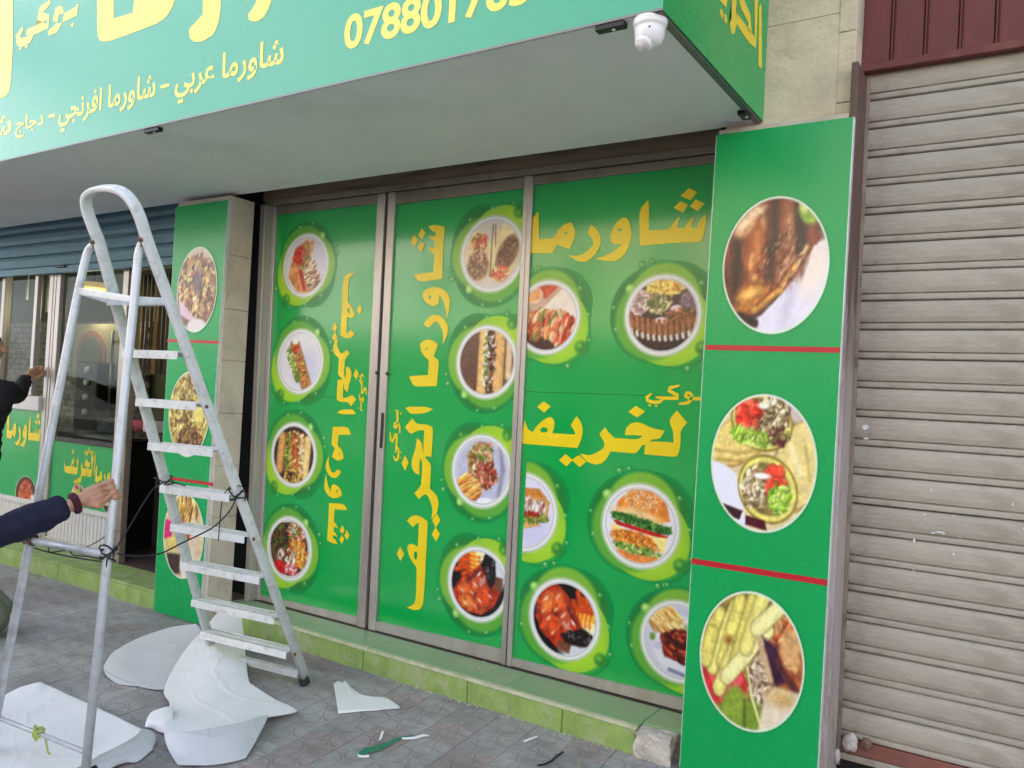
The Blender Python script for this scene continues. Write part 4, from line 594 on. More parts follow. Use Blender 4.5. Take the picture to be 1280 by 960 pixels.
d2 = leaf('sliding_door', 'middle glass door with the large yellow lettering running down its green film', [(495.6,256),(656.6,236),(628.3,810.7),(471.7,776)], .055, .028)
d3 = leaf('shop_window', 'widest glazed panel with horizontal yellow lettering and a printed burger', [(668.2,232),(895,204),(857,873),(641,821.5)], .028, .0, (.44,))
fr = thing('door_frame', 'weathered aluminium frame around the green glazed front', 'door frame', (-2.8, 0, .12))
box('head_rail', 'alu_warm', fr, -4.26, -1.152, -.035, .045, 2.660, 2.695, bevel=.002); box('header_board', 'header_brown', fr, -4.3, -1.152, -.02, .05, 2.697, 2.79, bevel=.003); box('header_lip', 'alu_dark', fr, -4.3, -1.152, -.01, .05, 2.792, 2.83)
box('threshold', 'alu_dark', fr, -4.25, -1.16, -.028, .03, .1205, .1255)  # dark metal whose tone also paints the track's shadow line
MB().prismY([(-4.262, 2.66), (-4.215, 2.66), (-4.155, ZB), (-4.20, ZB)], -.07, .02).build('jamb', 'alu', fr, bevel=.002)
box('stile_gap_shade', 'gap_shade', fr, -3.30, -3.17, .024, .05, .12, 2.66)  # black sheet painting the shade between the two stiles
box('jamb_gap_shade', 'gap_shade', fr, -4.70, -4.262, .03, .05, .12, 2.95)  # black sheet painting the shade between pilaster and jamb
# lock plates and handle on the meeting stiles
for px_, py_ in ((470.5, 466), (483.5, 467)):
    x, z = X_(px_, py_, -.017), Z_(px_, py_, -.017); MB().lathe([(0.0001, -.003), (.011, -.003), (.011, 0), (.0001, 0)], (x, -.0165, z), 12, (0, -1, 0)).build('keyhole', 'black_metal', d1 if px_ < 475 else d2)
x, z0, z1 = X_(477.5, 540, -.017), Z_(477, 560, -.017), Z_(478, 516, -.017); box('handle', 'dark_steel', d2, x-.008, x+.008, -.026, -.017, z0, z1, bevel=.003)
for yy in (492, 505, 640): x, z = X_(481.5-(yy-467)*.052, yy, -.017), Z_(481, yy, -.017); MB().lathe([(0.0001, -.002), (.004, -.002), (.003, 0), (.0001, 0)], (x, -.0165, z), 8, (0, -1, 0)).build('screw', 'dark_steel', d2)
# printed round pictures:  px centre, px half height
def foodpx(name, fn, par, cx, cy, ry, rot, prot=0, xlim=None, seed=3, k=1.0, label=None):
    x, z = X_(cx, cy), Z_(cx, cy); r = (Z_(cx, cy-ry)-Z_(cx, cy+ry))/2; return food(name, fn, par, (x, z), r*k, r, -.0014, rot, prot, 150, xlim=xlim, seed=seed, label=label)
l1 = (X_(337, 500)-.01, 9)
for fn, cx, cy, ry, sd_, lb in ((f_wrap_diag,382,332,40,1,'printed wrap with tomato and grilled stripes'),(f_dog_diag,375,452,41,2,'printed hot dog roll on a white plate'),(f_sub_vert,367,568.5,41,3,'printed sandwich on a dark plate'),(f_salad,361.5,686,41,4,'printed mixed meat and salad plate')):
    foodpx('food_picture', fn, d1, cx, cy, ry, -90, 0, (X_(*(346.6,269) if cy < 500 else (336,500))+.0, X_(450,771)), sd_, 1, lb)
for fn, cx, cy, ry, sd_, pr_, lb in ((f_two_wraps,615,317.5,48,5,0,'printed pair of cut wraps'),(f_bread_vert,608,452.5,46.5,6,0,'printed long roll with meat filling'),(f_plate_wrap,602,589,46.5,7,0,'printed chicken wrap with fries'),(f_chicken,597.5,730,47.5,8,95,'printed grilled chicken with flames, on the middle door')):
    foodpx('food_picture', fn, d2, cx, cy, ry, 90, pr_, (-9, X_(640,810)-.0), sd_, 1, lb)
XL, XR = X_(655, 530), -1.162
for fn, cx, cy, ry, sd_, lb in ((f_plate_rolls,684,396.7,47,9,'printed plate of rolls, cut by the stile'),(f_platter,828,394,51.5,10,'printed dark platter of skewers and bowls'),(f_dog_white,654,640,50,11,'printed hot dog roll, cut by the stile'),(f_burger,800,657.5,53.5,12,'printed sesame burger'),(f_chicken,705,774,51.5,13,'printed grilled chicken with flames'),(f_ribs,848,802,52,14,'printed ribs with fries, cut by the pillar sign')):
    foodpx('food_picture', fn, d3, cx, cy, ry, 0, 0, (XL-.0+(.03 if cy > 600 else -.02), XR), sd_, 1, lb)
# yellow lettering
idf = lambda p: (p[0], -.0024, p[1])
clipL = lambda W, x: [([(max(a, x), b) for a, b in p], h) for p, h in W]
polyfill(clipL(W1, -2.236), idf, 'print_yellow', d3); polyfill(clipL(W2, -2.222), idf, 'print_yellow', d3)
WB = strokes(W3, .0082)+[([(x-.009, z), (x, z+.006), (x+.009, z), (x, z-.006)], []) for x, z in W3D]
polyfill([([(min(a, -1.162), b) for a, b in p], h) for p, h in WB], idf, 'print_yellow', d3)
def F4(W, d, x0p, x1p, z0p, z1p, turn, m_='print_yellow', Y=-.0024):
    x0, x1 = X_(*x0p), X_(*x1p); z0, z1 = Z_(*z0p), Z_(*z1p); polyfill(W, fit(W, x0, x1, z0, z1, Y, turn), m_, d)
F4(W1, d2, (509.5,380), (563,380), (528,484), (545,281), 1); F4(W2L, d2, (499,640), (552,640), (520,763), (526,508), 1); F4(WB, d2, (487,545), (503,545), (495,577), (495,512), 1)
F4(W1, d1, (405.5,610), (440.5,610), (425,681), (430,533), -1); F4(W2L, d1, (414.5,430), (451,430), (430,518), (445,341), -1); F4(WB, d1, (448,490), (459,490), (455,514), (455,467), -1)
# ================================================================== PILLAR SIGNS
def pillar(label, P, pics, stripes, seed, cat='sign board'):
    t = thing('pillar_sign', label, cat, ((P[0][0]+P[1][0])/2, -.315, 0))
    MB().prismY(P, -.33, -.327).build('board', 'print_green_board', t)
    MB().prismY([(a+(.004 if i in (0, 3) else -.004), z) for i, (a, z) in enumerate(P)], -.326, -.3135).build('core', 'panel_edge', t)
    (tx, tz), (bx, bz) = P[1], P[2]; MB().prismY([(tx, tz), (tx+.0035, tz), (bx+.0035, bz), (bx, bz)], -.329, -.300).build('edge_strip', 'panel_edge', t)
    (tx, tz), (bx, bz) = P[0], P[3]; MB().prismY([(tx-.003, tz), (tx, tz), (bx, bz), (bx-.003, bz)], -.329, -.300).build('edge_strip', 'panel_edge', t)
    for (a, za), (b, zb), wd in stripes: MB().prismY([(a, za+wd), (b, zb+wd), (b, zb-wd), (a, za-wd)], -.3315, -.3301).build('divider_stripe', 'print_red', t)
    for k, (fn, cx, cy, rx, ry, lb) in enumerate(pics):
        x, z = X_(cx, cy, -.331), Z_(cx, cy, -.331); hz = (Z_(cx, cy-ry, -.331)-Z_(cx, cy+ry, -.331))/2; hx = (X_(cx+rx, cy, -.331)-X_(cx-rx, cy, -.331))/2
        food('food_picture', fn, t, (x, z), hx, hz, -.3318, None, 0, 150, seed=seed+k, label=lb)
    return t
pillar('tall green board with three large oval food pictures, beside the beige shutter', [(-1.151,2.634),(-.620,2.635),(-.643,.02),(-1.177,.02)],
       [(f_roast,967.8,331.4,66.5,86,'oval photo of roast meat on white cloth'),(f_wraps,953,579,66.5,87,'oval photo of two cut wraps'),(f_fries,938,826.5,66,88,'oval photo of fries, tomato and pita')],
       [((-1.154,1.751),(-.628,1.746),.0105),((-1.170,.868),(-.636,.866),.0115)], 21)
XY = lambda px: (X_(*px, -.3315), Z_(*px, -.3315))
pillar('narrow green board with three oval food pictures behind the ladder, left of the glass doors', [(-4.772,2.63),(-4.250,2.632),(-4.29,.004),(-4.755,.004)],
       [(f_meats,246,362,25,53.5,'oval photo of a mixed meat platter'),(f_noodles,236,517.5,25.5,54,'oval photo of wraps and noodles'),(f_mix,229,670,25.5,54,'oval photo of a wrap beside a pink drink')],
       [(XY((209,425.5)),XY((273,428)),.0095),(XY((205,596.5)),XY((266.5,605.5)),.0095)], 31)
# ================================================================== SIGN CANOPY
ZC = 2.692; cn = thing('shop_sign', 'big turquoise green box sign with yellow lettering overhanging the shop front', 'shop sign', (-4.5, -.8, ZC))
YF = lambda x: -1.331-(x+.984)*.0085
XA, XB = -9.2, -.985
MB().prismZ([(XA, YF(XA)), (XB, YF(XB)), (XB, YF(XB)+.004), (XA, YF(XA)+.004)], ZC, 4.1).build('front_panel', 'print_green_sign', cn)
box('side_panel', 'print_green_board', cn, XB-.004, XB, YF(XB)+.0045, -.2505, ZC, 4.1)
MB().prismZ([(XA, YF(XA)+.006), (XB-.036, YF(XB)+.006), (XB-.036, -.245), (XA, -.195)], ZC-.001, ZC+.004).build('underside_panel', 'acp_grey', cn)
MB().prismZ([(XA, YF(XA)+.006), (XB-.006, YF(XB)+.006), (XB-.006, -.252), (XA, -.252)], ZC+.03, 4.09).build('core', 'acp_grey', cn)
box('edge_trim', 'trim_grey', cn, XB-.033, XB-.006, YF(XB)+.006, -.252, ZC-.006, ZC+.006, bevel=.002); box('edge_groove', 'gap_shade', cn, XB-.036, XB-.0335, YF(XB)+.006, -.252, ZC-.003, ZC+.003)
MB().prismZ([(XA, YF(XA)-.002), (XB+.001, YF(XB)-.002), (XB+.001, YF(XB)), (XA, YF(XA))], ZC-.002, ZC+.006).build('edge_trim', 'trim_grey', cn)
for (x, y, w_, d_) in ((-3.58, -1.29, .11, .028), (-1.165, -1.312, .10, .03), (-1.022, -.385, .035, .075), (-1.115, -.235, .10, .03)):
    b_ = MB().box(x-w_/2, x+w_/2, y-d_/2, y+d_/2, ZC-.02, ZC-.0015).build('bracket', 'black_metal', cn, bevel=.002); MB().lathe([(0.0001, 0), (.006, 0), (.005, -.003), (.0001, -.003)], (x+.01, y-.002, ZC-.0205), 10).build('screw', 'white_plastic', b_)
fs_ = lambda p: (p[0], YF(p[0])-.0012, p[1])
for w_ in BIG: polyfill([w_], fs_, 'print_yellow_sign', cn, name='large_letter')
def onF(x, y): p = onY(x, y, -1.325); q_ = onY(x, y, YF(float(p[0]))); return float(q_[0]), float(q_[2])
def typ(txt, x0p, x1p, zlow, zhigh, bold=.02, m_='print_yellow_sign'):
    o = typeset(txt, cn, m_, onF(*x0p)[0], onF(*x1p)[0], onF(*zlow)[1], onF(*zhigh)[1], 0, bold)
    # Y=0 above puts y at -origin plus the per-letter step, so adding the panel's own y lands it on the panel
    ox = ORG[cn.name]
    for v in o.data.vertices: v.co.y = YF(v.co.x+ox[0])-.0012+v.co.y
    return o
typ('078801765', (431,40), (664,-6), (436,62.5), (438,18), .03)
typ(arabic('شاورما عربي'), (219,110), (355,70), (222,130.5), (350,46), .022); typ('-', (201,107), (212,105), (203,110.5), (203,106.5), .0)
typ(arabic('شاورما افرنجي'), (74,140), (195,105), (80,165), (190,91), .022); typ('-', (61,145), (69,143), (62,147.5), (62,143.5), .0)
typ(arabic('دجاج'), (20,158), (55,148), (24,173), (44,140), .022); typ(arabic('شيش'), (-60,180), (15,155), (-30,186), (12,142), .022)
wb = fit(WB, onF(21,40)[0], onF(97,20)[0], onF(28,63)[1], onF(64,0)[1], 0, 0); polyfill(strokes(W3, .0125)+WB[-3:], lambda p: (wb(p)[0], YF(wb(p)[0])-.0012, wb(p)[2]), 'print_yellow_sign', cn)
b = bmesh.new(); o0 = ORG[cn.name]
for s_ in SIDE: b.faces.new([b.verts.new((XB+.0012-o0[0], y-o0[1], z-o0[2])) for y, z in s_])
bmesh.ops.triangulate(b, faces=b.faces); me = bpy.data.meshes.new('lettering'); b.to_mesh(me); b.free(); finish('lettering', me, 'print_yellow', cn, recalc=False)
# dome camera under the canopy corner
c = onZ(822, 24, ZC); cx_, cy_ = float(c[0])+.0, float(c[1]); cx_ = -1.045; cy_ = -1.285
dc = thing('security_camera', 'small white turret camera under the front corner of the canopy', 'camera', (cx_, cy_, ZC))
MB().lathe([(.0001, 0), (.052, 0), (.054, -.006), (.052, -.02), (.048, -.026), (.0001, -.026)], (cx_, cy_, ZC-.002), 32).build('base', 'white_plastic', dc, smooth=False, bevel=0)
MB().lathe([(.0001, -.026), (.047, -.026), (.046, -.05), (.040, -.068), (.03, -.082), (.0001, -.09)], (cx_, cy_, ZC-.002), 32).build('housing', 'white_plastic', dc, smooth=True)
MB().lathe([(.0001, -.0), (.03, -.0), (.024, .012), (.0001, .016)], (cx_-.01, cy_-.018, ZC-.078), 24, (-.2, -.5, -.8)).build('lens_cover', 'acp_grey', dc, smooth=True)
MB().lathe([(.0001, 0), (.003, 0), (.003, .002), (.0001, .002)], (cx_+.02, cy_-.048, ZC-.045), 8, (.4, -.9, 0)).build('mark', 'black_metal', dc)
# ================================================================== BEIGE ROLLER SHUTTER
rs = thing('roller_shutter', 'closed beige roller shutter with dull ribbed slats, right of the pillar sign', 'roller shutter', (1, -.1, 0))
P0 = [(.012,0),(.0,.0018),(-.0055,.005),(-.0065,.014),(-.0055,.024),(.006,.0272),(-.004,.031),(-.010,.050),(-.0115,.072),(-.010,.094),(-.004,.110),(.004,.1135),(.012,.1145),(.016,.1145),(.016,0)]
s0 = MB().prismX([(-.1+a, .2285+b_) for a, b_ in P0], -.618, 2.75).build('slat', 'shutter', rs)
for k in range(1, 23):
    o = inst(s0, rs, (0, RNG.uniform(-.0015, .0015), .1155*k)); o.rotation_euler = (0, RNG.uniform(-.0007, .0007), 0)
box('bottom_rail', 'rail_red', rs, -.612, 2.75, -.112, -.085, .172, .2275, bevel=.003); box('bottom_lip', 'shutter', rs, -.612, 2.75, -.118, -.085, .145, .170, bevel=.002)
box('guide_rail', 'guide_grey', rs, -.640, -.616, -.300, -.086, 0, 2.86, bevel=.003); box('guide_channel', 'shutter_end', rs, -.615, -.600, -.118, -.112, .12, 2.86); box('guide_rail', 'guide_brown', rs, 2.751, 2.8, -.25, -.08, 0, 2.86)
box('shade_backing', 'gap_shade', rs, -.61, 2.75, -.08, .1, 0, 3.0)  # black backing painting the shade behind and below the slats
lump('bolt_cover', 'concrete', rs, onY(1062, 928, -.13), (.03, .02, .035), 3, 3, .3); lump('bolt_cover', 'rust', rs, onY(1083, 930, -.125), (.02, .014, .022), 8, 3, .4); lump('bolt_cover', 'concrete', rs, onY(1046, 945, -.14), (.012, .012, .03), 5, 3, .3)
m = MB()
for (a, b_, w_, h_) in ((1081,534,15,13),(1164,613,3,8),(1156,643,4,4),(1192,645,4,4),(1143,676,6,10),(1166,666,9,4),(1180,667,6,4),(1266,630,3,8),(1280,661,5,5),(1142,713,4,4),(1192,693,4,5),(1174,665,18,5),(1200,672,6,2),(1082,548,14,4)):
    x, z = X_(a, b_, -.1125), Z_(a, b_, -.1125); w_ *= .0026*.36; h_ *= .0026*.36; pts = []
    for k in range(9): t = 6.283*k/9; rr_ = RNG.uniform(.65, 1.15); pts.append((x+w_*math.cos(t)*rr_, z+h_*math.sin(t)*rr_))
    m.prismY(pts, -.1132, -.1118)
kind(m.build('paint_fleck', 'panel_edge', rs), 'stuff')
fa = thing('metal_fascia', 'dark red ribbed metal fascia above the beige roller shutter', 'fascia', (1, -.12, 2.86))
bd = MB().prismZ([(-.634,-.128),(-.536,-.128),(-.533,-.120),(-.529,-.128),(-.524,-.128),(-.521,-.118),(-.5155,-.118),(-.5155,-.11),(-.634,-.11)], 2.905, 3.9).build('board', 'fascia_red', fa)
for k in range(1, 28): inst(bd, fa, (.119*k, 0, 0))
box('bottom_flange', 'fascia_red', fa, -.634, 2.75, -.152, -.108, 2.872, 2.9035, bevel=.003)
# ================================================================== KIOSK FRONT
kf = thing('kiosk_front', 'glazed kiosk front with green printed lower panels, seen through the ladder', 'kiosk', (-6.6, 0, .12))
YK = 0.0
def kb(name, m_, x0, x1, z0, z1, y0=-.03, y1=.03, bev=.003): return box(name, m_, kf, x0, x1, y0, y1, z0, z1, bevel=bev)
for x0, x1 in ((-6.83, -6.775), (-6.765, -6.735), (-6.725, -6.67)): kb('post', 'alu', x0, x1, .121, 2.35)
kb('post', 'alu', -5.80, -5.735, .121, 2.35); kb('post', 'alu_warm', -5.725, -5.66, .121, 2.35, -.02, .03); kb('post', 'alu', -8.7, -8.6, .121, 2.35); kb('post', 'alu', -7.60, -7.55, 1.31, 2.35); kb('post', 'alu', -4.83, -4.78, .121, 2.35)
kb('sash_stile', 'alu', -7.02, -6.975, 1.31, 2.34, -.05, -.01); kb('sill', 'white_rib', -8.6, -6.832, 1.19, 1.305, -.06, .04)
kb('head_rail', 'alu_warm', -8.6, -5.8, 2.351, 2.40); kb('bottom_rail', 'alu', -8.6, -6.832, .122, .17); kb('bottom_rail', 'alu', -6.668, -5.802, .122, .19)
kb('mid_rail', 'alu_dark', -6.668, -5.802, .965, .998); kb('mid_rail', 'white_rib', -6.668, -5.802, .44, .475, -.035, .03); kb('mid_rail', 'white_rib', -8.6, -6.832, .41, .45)
kb('pane', 'window_glass', -8.6, -6.832, 1.306, 2.35, .0, .006, 0); kb('pane', 'window_glass', -6.668, -5.802, .999, 2.35, .0, .006, 0)
kb('printed_panel', 'print_green', -8.6, -6.832, .451, 1.189, -.012, .0, 0); kb('printed_panel', 'print_green', -6.668, -5.802, .476, .964, -.012, .0, 0)
for x0, x1, z1 in ((-8.6, -6.832, .409), (-6.668, -5.802, .439)):
    m = MB(); x = x0+.004
    m.box(x0, x1, -.002, .01, .18, z1)
    while x < x1-.045: m.box(x, x+.043, -.014, -.0025, .191 if z1 > .42 else .172, z1); x += .05
    kind(m.build('ribbed_panel', 'white_rib', kf), 'stuff')
F4(W1, kf, (11,528), (53,535), (40,560), (40,515), 0, 'print_yellow', -.014); F4(W1, kf, (121.5,590), (152,595), (130,610), (130,577), 0, 'print_yellow', -.014); F4(W2L, kf, (82.5,585), (121,585), (105,608), (105,562), 0, 'print_yellow', -.014); F4(WB, kf, (108,566), (120,567), (112,569), (112,559), 0, 'print_yellow', -.0145)
food('food_picture', f_kchicken, kf, (X_(34,616), Z_(34,616)), (X_(47,616)-X_(21,616))/2, .14, -.0135, None, 0, 90, label='printed roast chicken')
food('food_picture', f_mix, kf, (X_(138,640), Z_(138,625)), .10, .10, -.0135, None, 0, 60, label='printed wrap'); food('food_picture', f_wraps, kf, (X_(100,622)-.0, Z_(100,618)), .10, .08, -.0135, None, 0, 60)
# blue shutter rolled down over the top of the kiosk
bs = thing('roller_shutter', 'half raised blue roller shutter above the kiosk window', 'roller shutter', (-6.8, -.06, 2.3))
s1 = MB().prismX([(-.07,2.365),(-.078,2.372),(-.084,2.40),(-.084,2.435),(-.078,2.458),(-.068,2.463),(-.062,2.463),(-.062,2.365)], -9.0, -4.785).build('slat', 'blue_shutter', bs)
for k in range(1, 7): inst(s1, bs, (0, 0, .1*k))
box('bottom_rail', 'blue_shutter', bs, -9.0, -4.785, -.09, -.06, 2.305, 2.362, bevel=.003); x = X_(79, 331, -.09); box('handle', 'dark_steel', bs, x-.09, x+.05, -.11, -.09, 2.345, 2.36, bevel=.003)
# ------------------------------------------------------------------ inside the kiosk
bw = thing('tiled_wall', 'wall of small grey stone tiles inside the kiosk, behind the glass', 'wall', (-7.5, .97, .12))
box('backing', 'mortar', bw, -9.7, -6.9, .96, .995, .125, 2.0); m = MB(); rr = 0
z = .13
while z < 1.98:
    x = -9.7+(rr % 2)*.07
    while x < -7.0: d_ = RNG.uniform(0, .012); m.box(x, x+.13, .945-d_, .959, z, z+.05); x += .138
    z += .056; rr += 1
kind(m.build('stone_tile', 'brick', bw), 'stuff')
ap = thing('framed_picture', 'cream framed picture of an arched doorway inside the kiosk', 'picture', (X_(118, 440, .6), .6, Z_(118, 500, .6)))
ax0, ax1, az0, az1 = X_(92, 430, .6), X_(150, 430, .6), Z_(118, 475, .6), Z_(118, 405, .6)
MB().box(ax0, ax1, .6, .62, az0, az1).build('frame', 'cream', ap); acx = (X_(99, 450, .6)+X_(129, 450, .6))/2; ar = (X_(129, 450, .6)-X_(99, 450, .6))/2; az = Z_(114, 445, .6)
MB().prismY([(acx-ar*1.2, az0+.02)]+[(acx+ar*1.2*math.cos(t), az+ar*1.2*math.sin(t)) for t in np.linspace(math.pi, 0, 15)]+[(acx+ar*1.2, az0+.02)], .594, .5995).build('arch_band', 'orange', ap)
MB().prismY([(acx-ar*.9, az0+.02)]+[(acx+ar*.9*math.cos(t), az+ar*.9*math.sin(t)) for t in np.linspace(math.pi, 0, 15)]+[(acx+ar*.9, az0+.02)], .588, .5935).build('arch_opening', 'olive_wall', ap)
ct = thing('counter', 'dark steel work counter inside the kiosk window', 'counter', (-6.9, .5, .12)); box('top', 'steel', ct, -8.6, -5.9, .1, .9, 1.0, 1.03, bevel=.004); box('body', 'dark_steel', ct, -8.5, -6.0, .15, .85, .13, .999); box('splash_back', 'interior', ct, -6.85, -5.9, .86, .9, 1.031, 1.3)
gx = X_(106, 500, .45); g = thing('shawarma_grill', 'black upright shawarma grill with white knobs on the kiosk counter', 'grill', (gx, .5, 1.03))
gw = .17; box('body', 'fridge', g, gx-gw, gx+gw, .45, .75, 1.031, 1.62, bevel=.01)
for z in (1.18, 1.31, 1.44, 1.55): o = MB().lathe([(.0001, 0), (.028, 0), (.024, .02), (.0001, .022)], (gx+.02, .449, z), 14, (0, -1, 0)).build('knob', 'white_plastic', g)
MB().tube([(gx+gw+.12, .5, 1.031), (gx+gw+.12, .5, 1.9)], .012, 10).build('spit', 'steel', g, smooth=True)
px_ = X_(146, 530, .4); p_ = thing('cooking_pot', 'round steel pot beside the grill on the kiosk counter', 'pot', (px_, .4, 1.03)); MB().lathe([(.0001, 0), (.13, 0), (.15, .02), (.15, .12), (.156, .125), (.14, .125), (.14, .03), (.0001, .02)], (px_, .4, 1.031), 28).build('bowl', 'steel', p_, smooth=True); MB().tube([(px_-.15, .4, 1.13), (px_-.19, .4, 1.14), (px_-.15, .42, 1.13)], .006, 8).build('handle', 'dark_steel', p_)
lx = X_(118, 358, .5); _pl = bpy.data.lights.new('lamp_light', 'POINT'); _pl.energy = 5; _pl.color = (1, .86, .66); _pl.shadow_soft_size = .12; _po = bpy.data.objects.new('lamp_light', _pl); COL.objects.link(_po); _po.location = (lx, .5, Z_(118, 358, .5)-.2)
lp = thing('ceiling_lamp', 'round yellow lamp glowing high inside the kiosk', 'lamp', (lx, .5, Z_(118, 358, .5))); MB().lathe([(.0001, .03), (.12, .03), (.16, 0), (.12, -.03), (.0001, -.035)], (lx, .5, Z_(118, 358, .5)), 28).build('shade', 'lamp_glow', lp, smooth=True); MB().tube([(lx, .5, Z_(118, 358, .5)+.03), (lx, .5, 3.0)], .006, 6).build('cord', 'black_metal', lp)
fg = thing('fridge', 'dark low fridge standing in the kiosk doorway', 'fridge', (-5.25, .3, .12)); box('body', 'fridge', fg, -5.62, -4.8, .22, .8, .20, 1.07, bevel=.01); box('door', 'fridge', fg, -5.6, -4.82, .195, .2195, .23, 1.0, bevel=.006); box('foot', 'black_metal', fg, -5.5, -4.9, .3, .7, .125, .199)
xx = X_(176, 527, .4); tag(MB().lathe([(.0001, 0), (.05, 0), (.06, .09), (.054, .09), (.045, .01), (.0001, .01)], (xx, .4, 1.0705), 18).build('cup', 'pink', smooth=True), 'pink cup on top of the dark fridge in the kiosk doorway', 'cup')
tag(box('food_packet', 'white_plastic', None, xx+.1, xx+.28, .35, .45, 1.071, 1.16, bevel=.01), 'white packet beside the pink cup on the dark fridge', 'packet')
cu = thing('strip_curtain', 'brown and gold strip curtain hanging in the kiosk doorway', 'curtain', (-5.2, .45, 2.3))
x0 = X_(166, 420, .3); x1 = X_(212, 420, .3); nst = 9
for k in range(nst):
    a = x0+(x1-x0)*k/nst; b_ = x0+(x1-x0)*(k+.86)/nst; MB().prismZ([(a, .3), ((a+b_)/2, .285), (b_, .3), ((a+b_)/2, .305)], Z_(190, 468 if k > 3 else 475, .3), 2.32).build('strip', ['brown_strip', 'gold_strip', 'brown_strip', 'fridge'][k % 4], cu)
box('rail', 'alu_warm', cu, x0, x1+.1, .27, .33, 2.321, 2.36)
for k, (a, b0, b1) in enumerate(((34, 350, 375), (60, 350, 390))):   # hanging light strips behind the left pane
    x = X_(a, 365, .2); t = MB().tube([(x, .2, Z_(a, b1, .2)), (x, .2, 2.4)], .012, 8).build('hanging_chain', 'alu'); tag(t, ['short pale chain hanging behind the far left kiosk pane', 'longer pale chain hanging beside the kiosk post'][k], 'chain')
# ================================================================== ACROSS THE STREET (what the glossy print reflects)
def house(label, x0, x1, y, h_, m_, nf, nw):
    t = thing('town_building', label, 'building', ((x0+x1)/2, y-3, -.01), 'buildings across the street'); box('wall', m_, t, x0, x1, y-6, y, -.01, h_); box('parapet', m_, t, x0-.1, x1+.1, y-.3, y+.1, h_+.001, h_+.5)
    box('ground_floor', 'b_shop', t, x0+.05, x1-.05, y+.001, y+.6, -.01, 3.3); box('awning', 'b_dark', t, x0+.3, x1-.3, y+.601, y+1.6, 2.75, 2.9)
    for f in range(nf):
        for k in range(nw):
            cx = x0+(x1-x0)*(k+.5)/nw; zz = .1 if f == 0 else 3.5*f+.8; hh = 2.6 if f == 0 else 1.5; ww = (x1-x0)/nw*(.36 if f == 0 else .2)
            wn = box('shopfront' if f == 0 else 'window', 'b_dark', t, cx-ww, cx+ww, y-.05+(.6 if f == 0 else 0), y+.02+(.6 if f == 0 else 0), zz, zz+hh); 
            if f: box('sill', 'kerb', wn, cx-ww-.1, cx+ww+.1, y+.021, y+.15, zz-.1, zz-.001)
house('cream three storey building facing the shop across the street', -14, -4.5, -16, 9.5, 'b_cream', 3, 4)
house('low white building facing the shop across the street', -4.4, 5, -16, 6.2, 'b_white', 2, 4)
house('tan building at the right end of the row across the street', 5.1, 15, -16, 9, 'b_tan', 3, 4)
house('long white building at the left end of the row across the street', -30, -14.1, -16, 7, 'b_white', 2, 6)
# ================================================================== LADDER
e = np.array([.9938, .1112, 0]); nh = np.array([-.1112, .9938, 0]); FR = onZ(382, 856, .0)
PR = onX(184, 300, -2.98); nf = np.cross(e, PR-FR); nf /= np.linalg.norm(nf)         # plane of the front (climbing) frame
def onF_(x, y): return onP(x, y, FR, nf)
PL = onF_(124, 303); Q = onF_(246, 750); FL = PL+(Q-PL)*(PL[2]/(PL[2]-Q[2]))
RFR = onZ(104, 990, .0); nr = np.cross(e, PR-RFR); nr /= np.linalg.norm(nr)
def onR_(x, y): return onP(x, y, RFR, nr)
ld = thing('step_ladder', 'tall worn white metal step ladder standing open in front of the shop', 'ladder', tuple((FR+RFR)/2*np.array([1, 1, 0])))
hoop = [onF_(*p) for p in ((115,280),(109,262),(108,248),(115,239),(128,235.5),(143,236),(156,242),(167,255),(175,272))]
path = [FL+np.array([0, 0, .03])]+[PL]+hoop+[PR]+[FR+np.array([0, 0, .03])]
# resample and smooth
def smooth_path(P, k=6):
    P = [np.array(p, float) for p in P]; out = []
    for i in range(len(P)-1):
        p0, p1, p2, p3 = P[max(i-1, 0)], P[i], P[i+1], P[min(i+2, len(P)-1)]
        if np.linalg.norm(p2-p1) > .5: out += [p1+(p2-p1)*t for t in (0, .5)]; continue
        if np.linalg.norm(p1-p0) > .5: p0 = p1-(p1-p0)/np.linalg.norm(p1-p0)*.08
        if np.linalg.norm(p3-p2) > .5: p3 = p2+(p3-p2)/np.linalg.norm(p3-p2)*.08
        for j in range(k): t = j/k; out.append(.5*((2*p1)+(-p0+p2)*t+(2*p0-5*p1+4*p2-p3)*t*t+(-p0+3*p1-3*p2+p3)*t**3))
    return out+[P[-1]]
MB().tube(smooth_path(path), .02, 12, flat=(.05, .024), N=nf).build('front_frame', 'ladder_white', ld, smooth=True)
def s_at(P, F, z): return F+(P-F)*((z-F[2])/(P[2]-F[2]))
def sides(z): return s_at(PL, FL, z), s_at(PR, FR, z)
zs = []
for yy in (812, 772, 721, 669, 619, 562, 505, 439):
    lo, hi = 0, 2.1
    for _ in range(40):
        mid = (lo+hi)/2
        if pr(s_at(PR, FR, mid))[1] > yy: lo = mid
        else: hi = mid
    zs.append(lo)
ns = np.array([0., 1, 2, 3, 4, 5, 6, 7]); A_ = np.polyfit(ns, zs, 1); zs = list(np.polyval(A_, ns)*.5+np.array(zs)*.5)
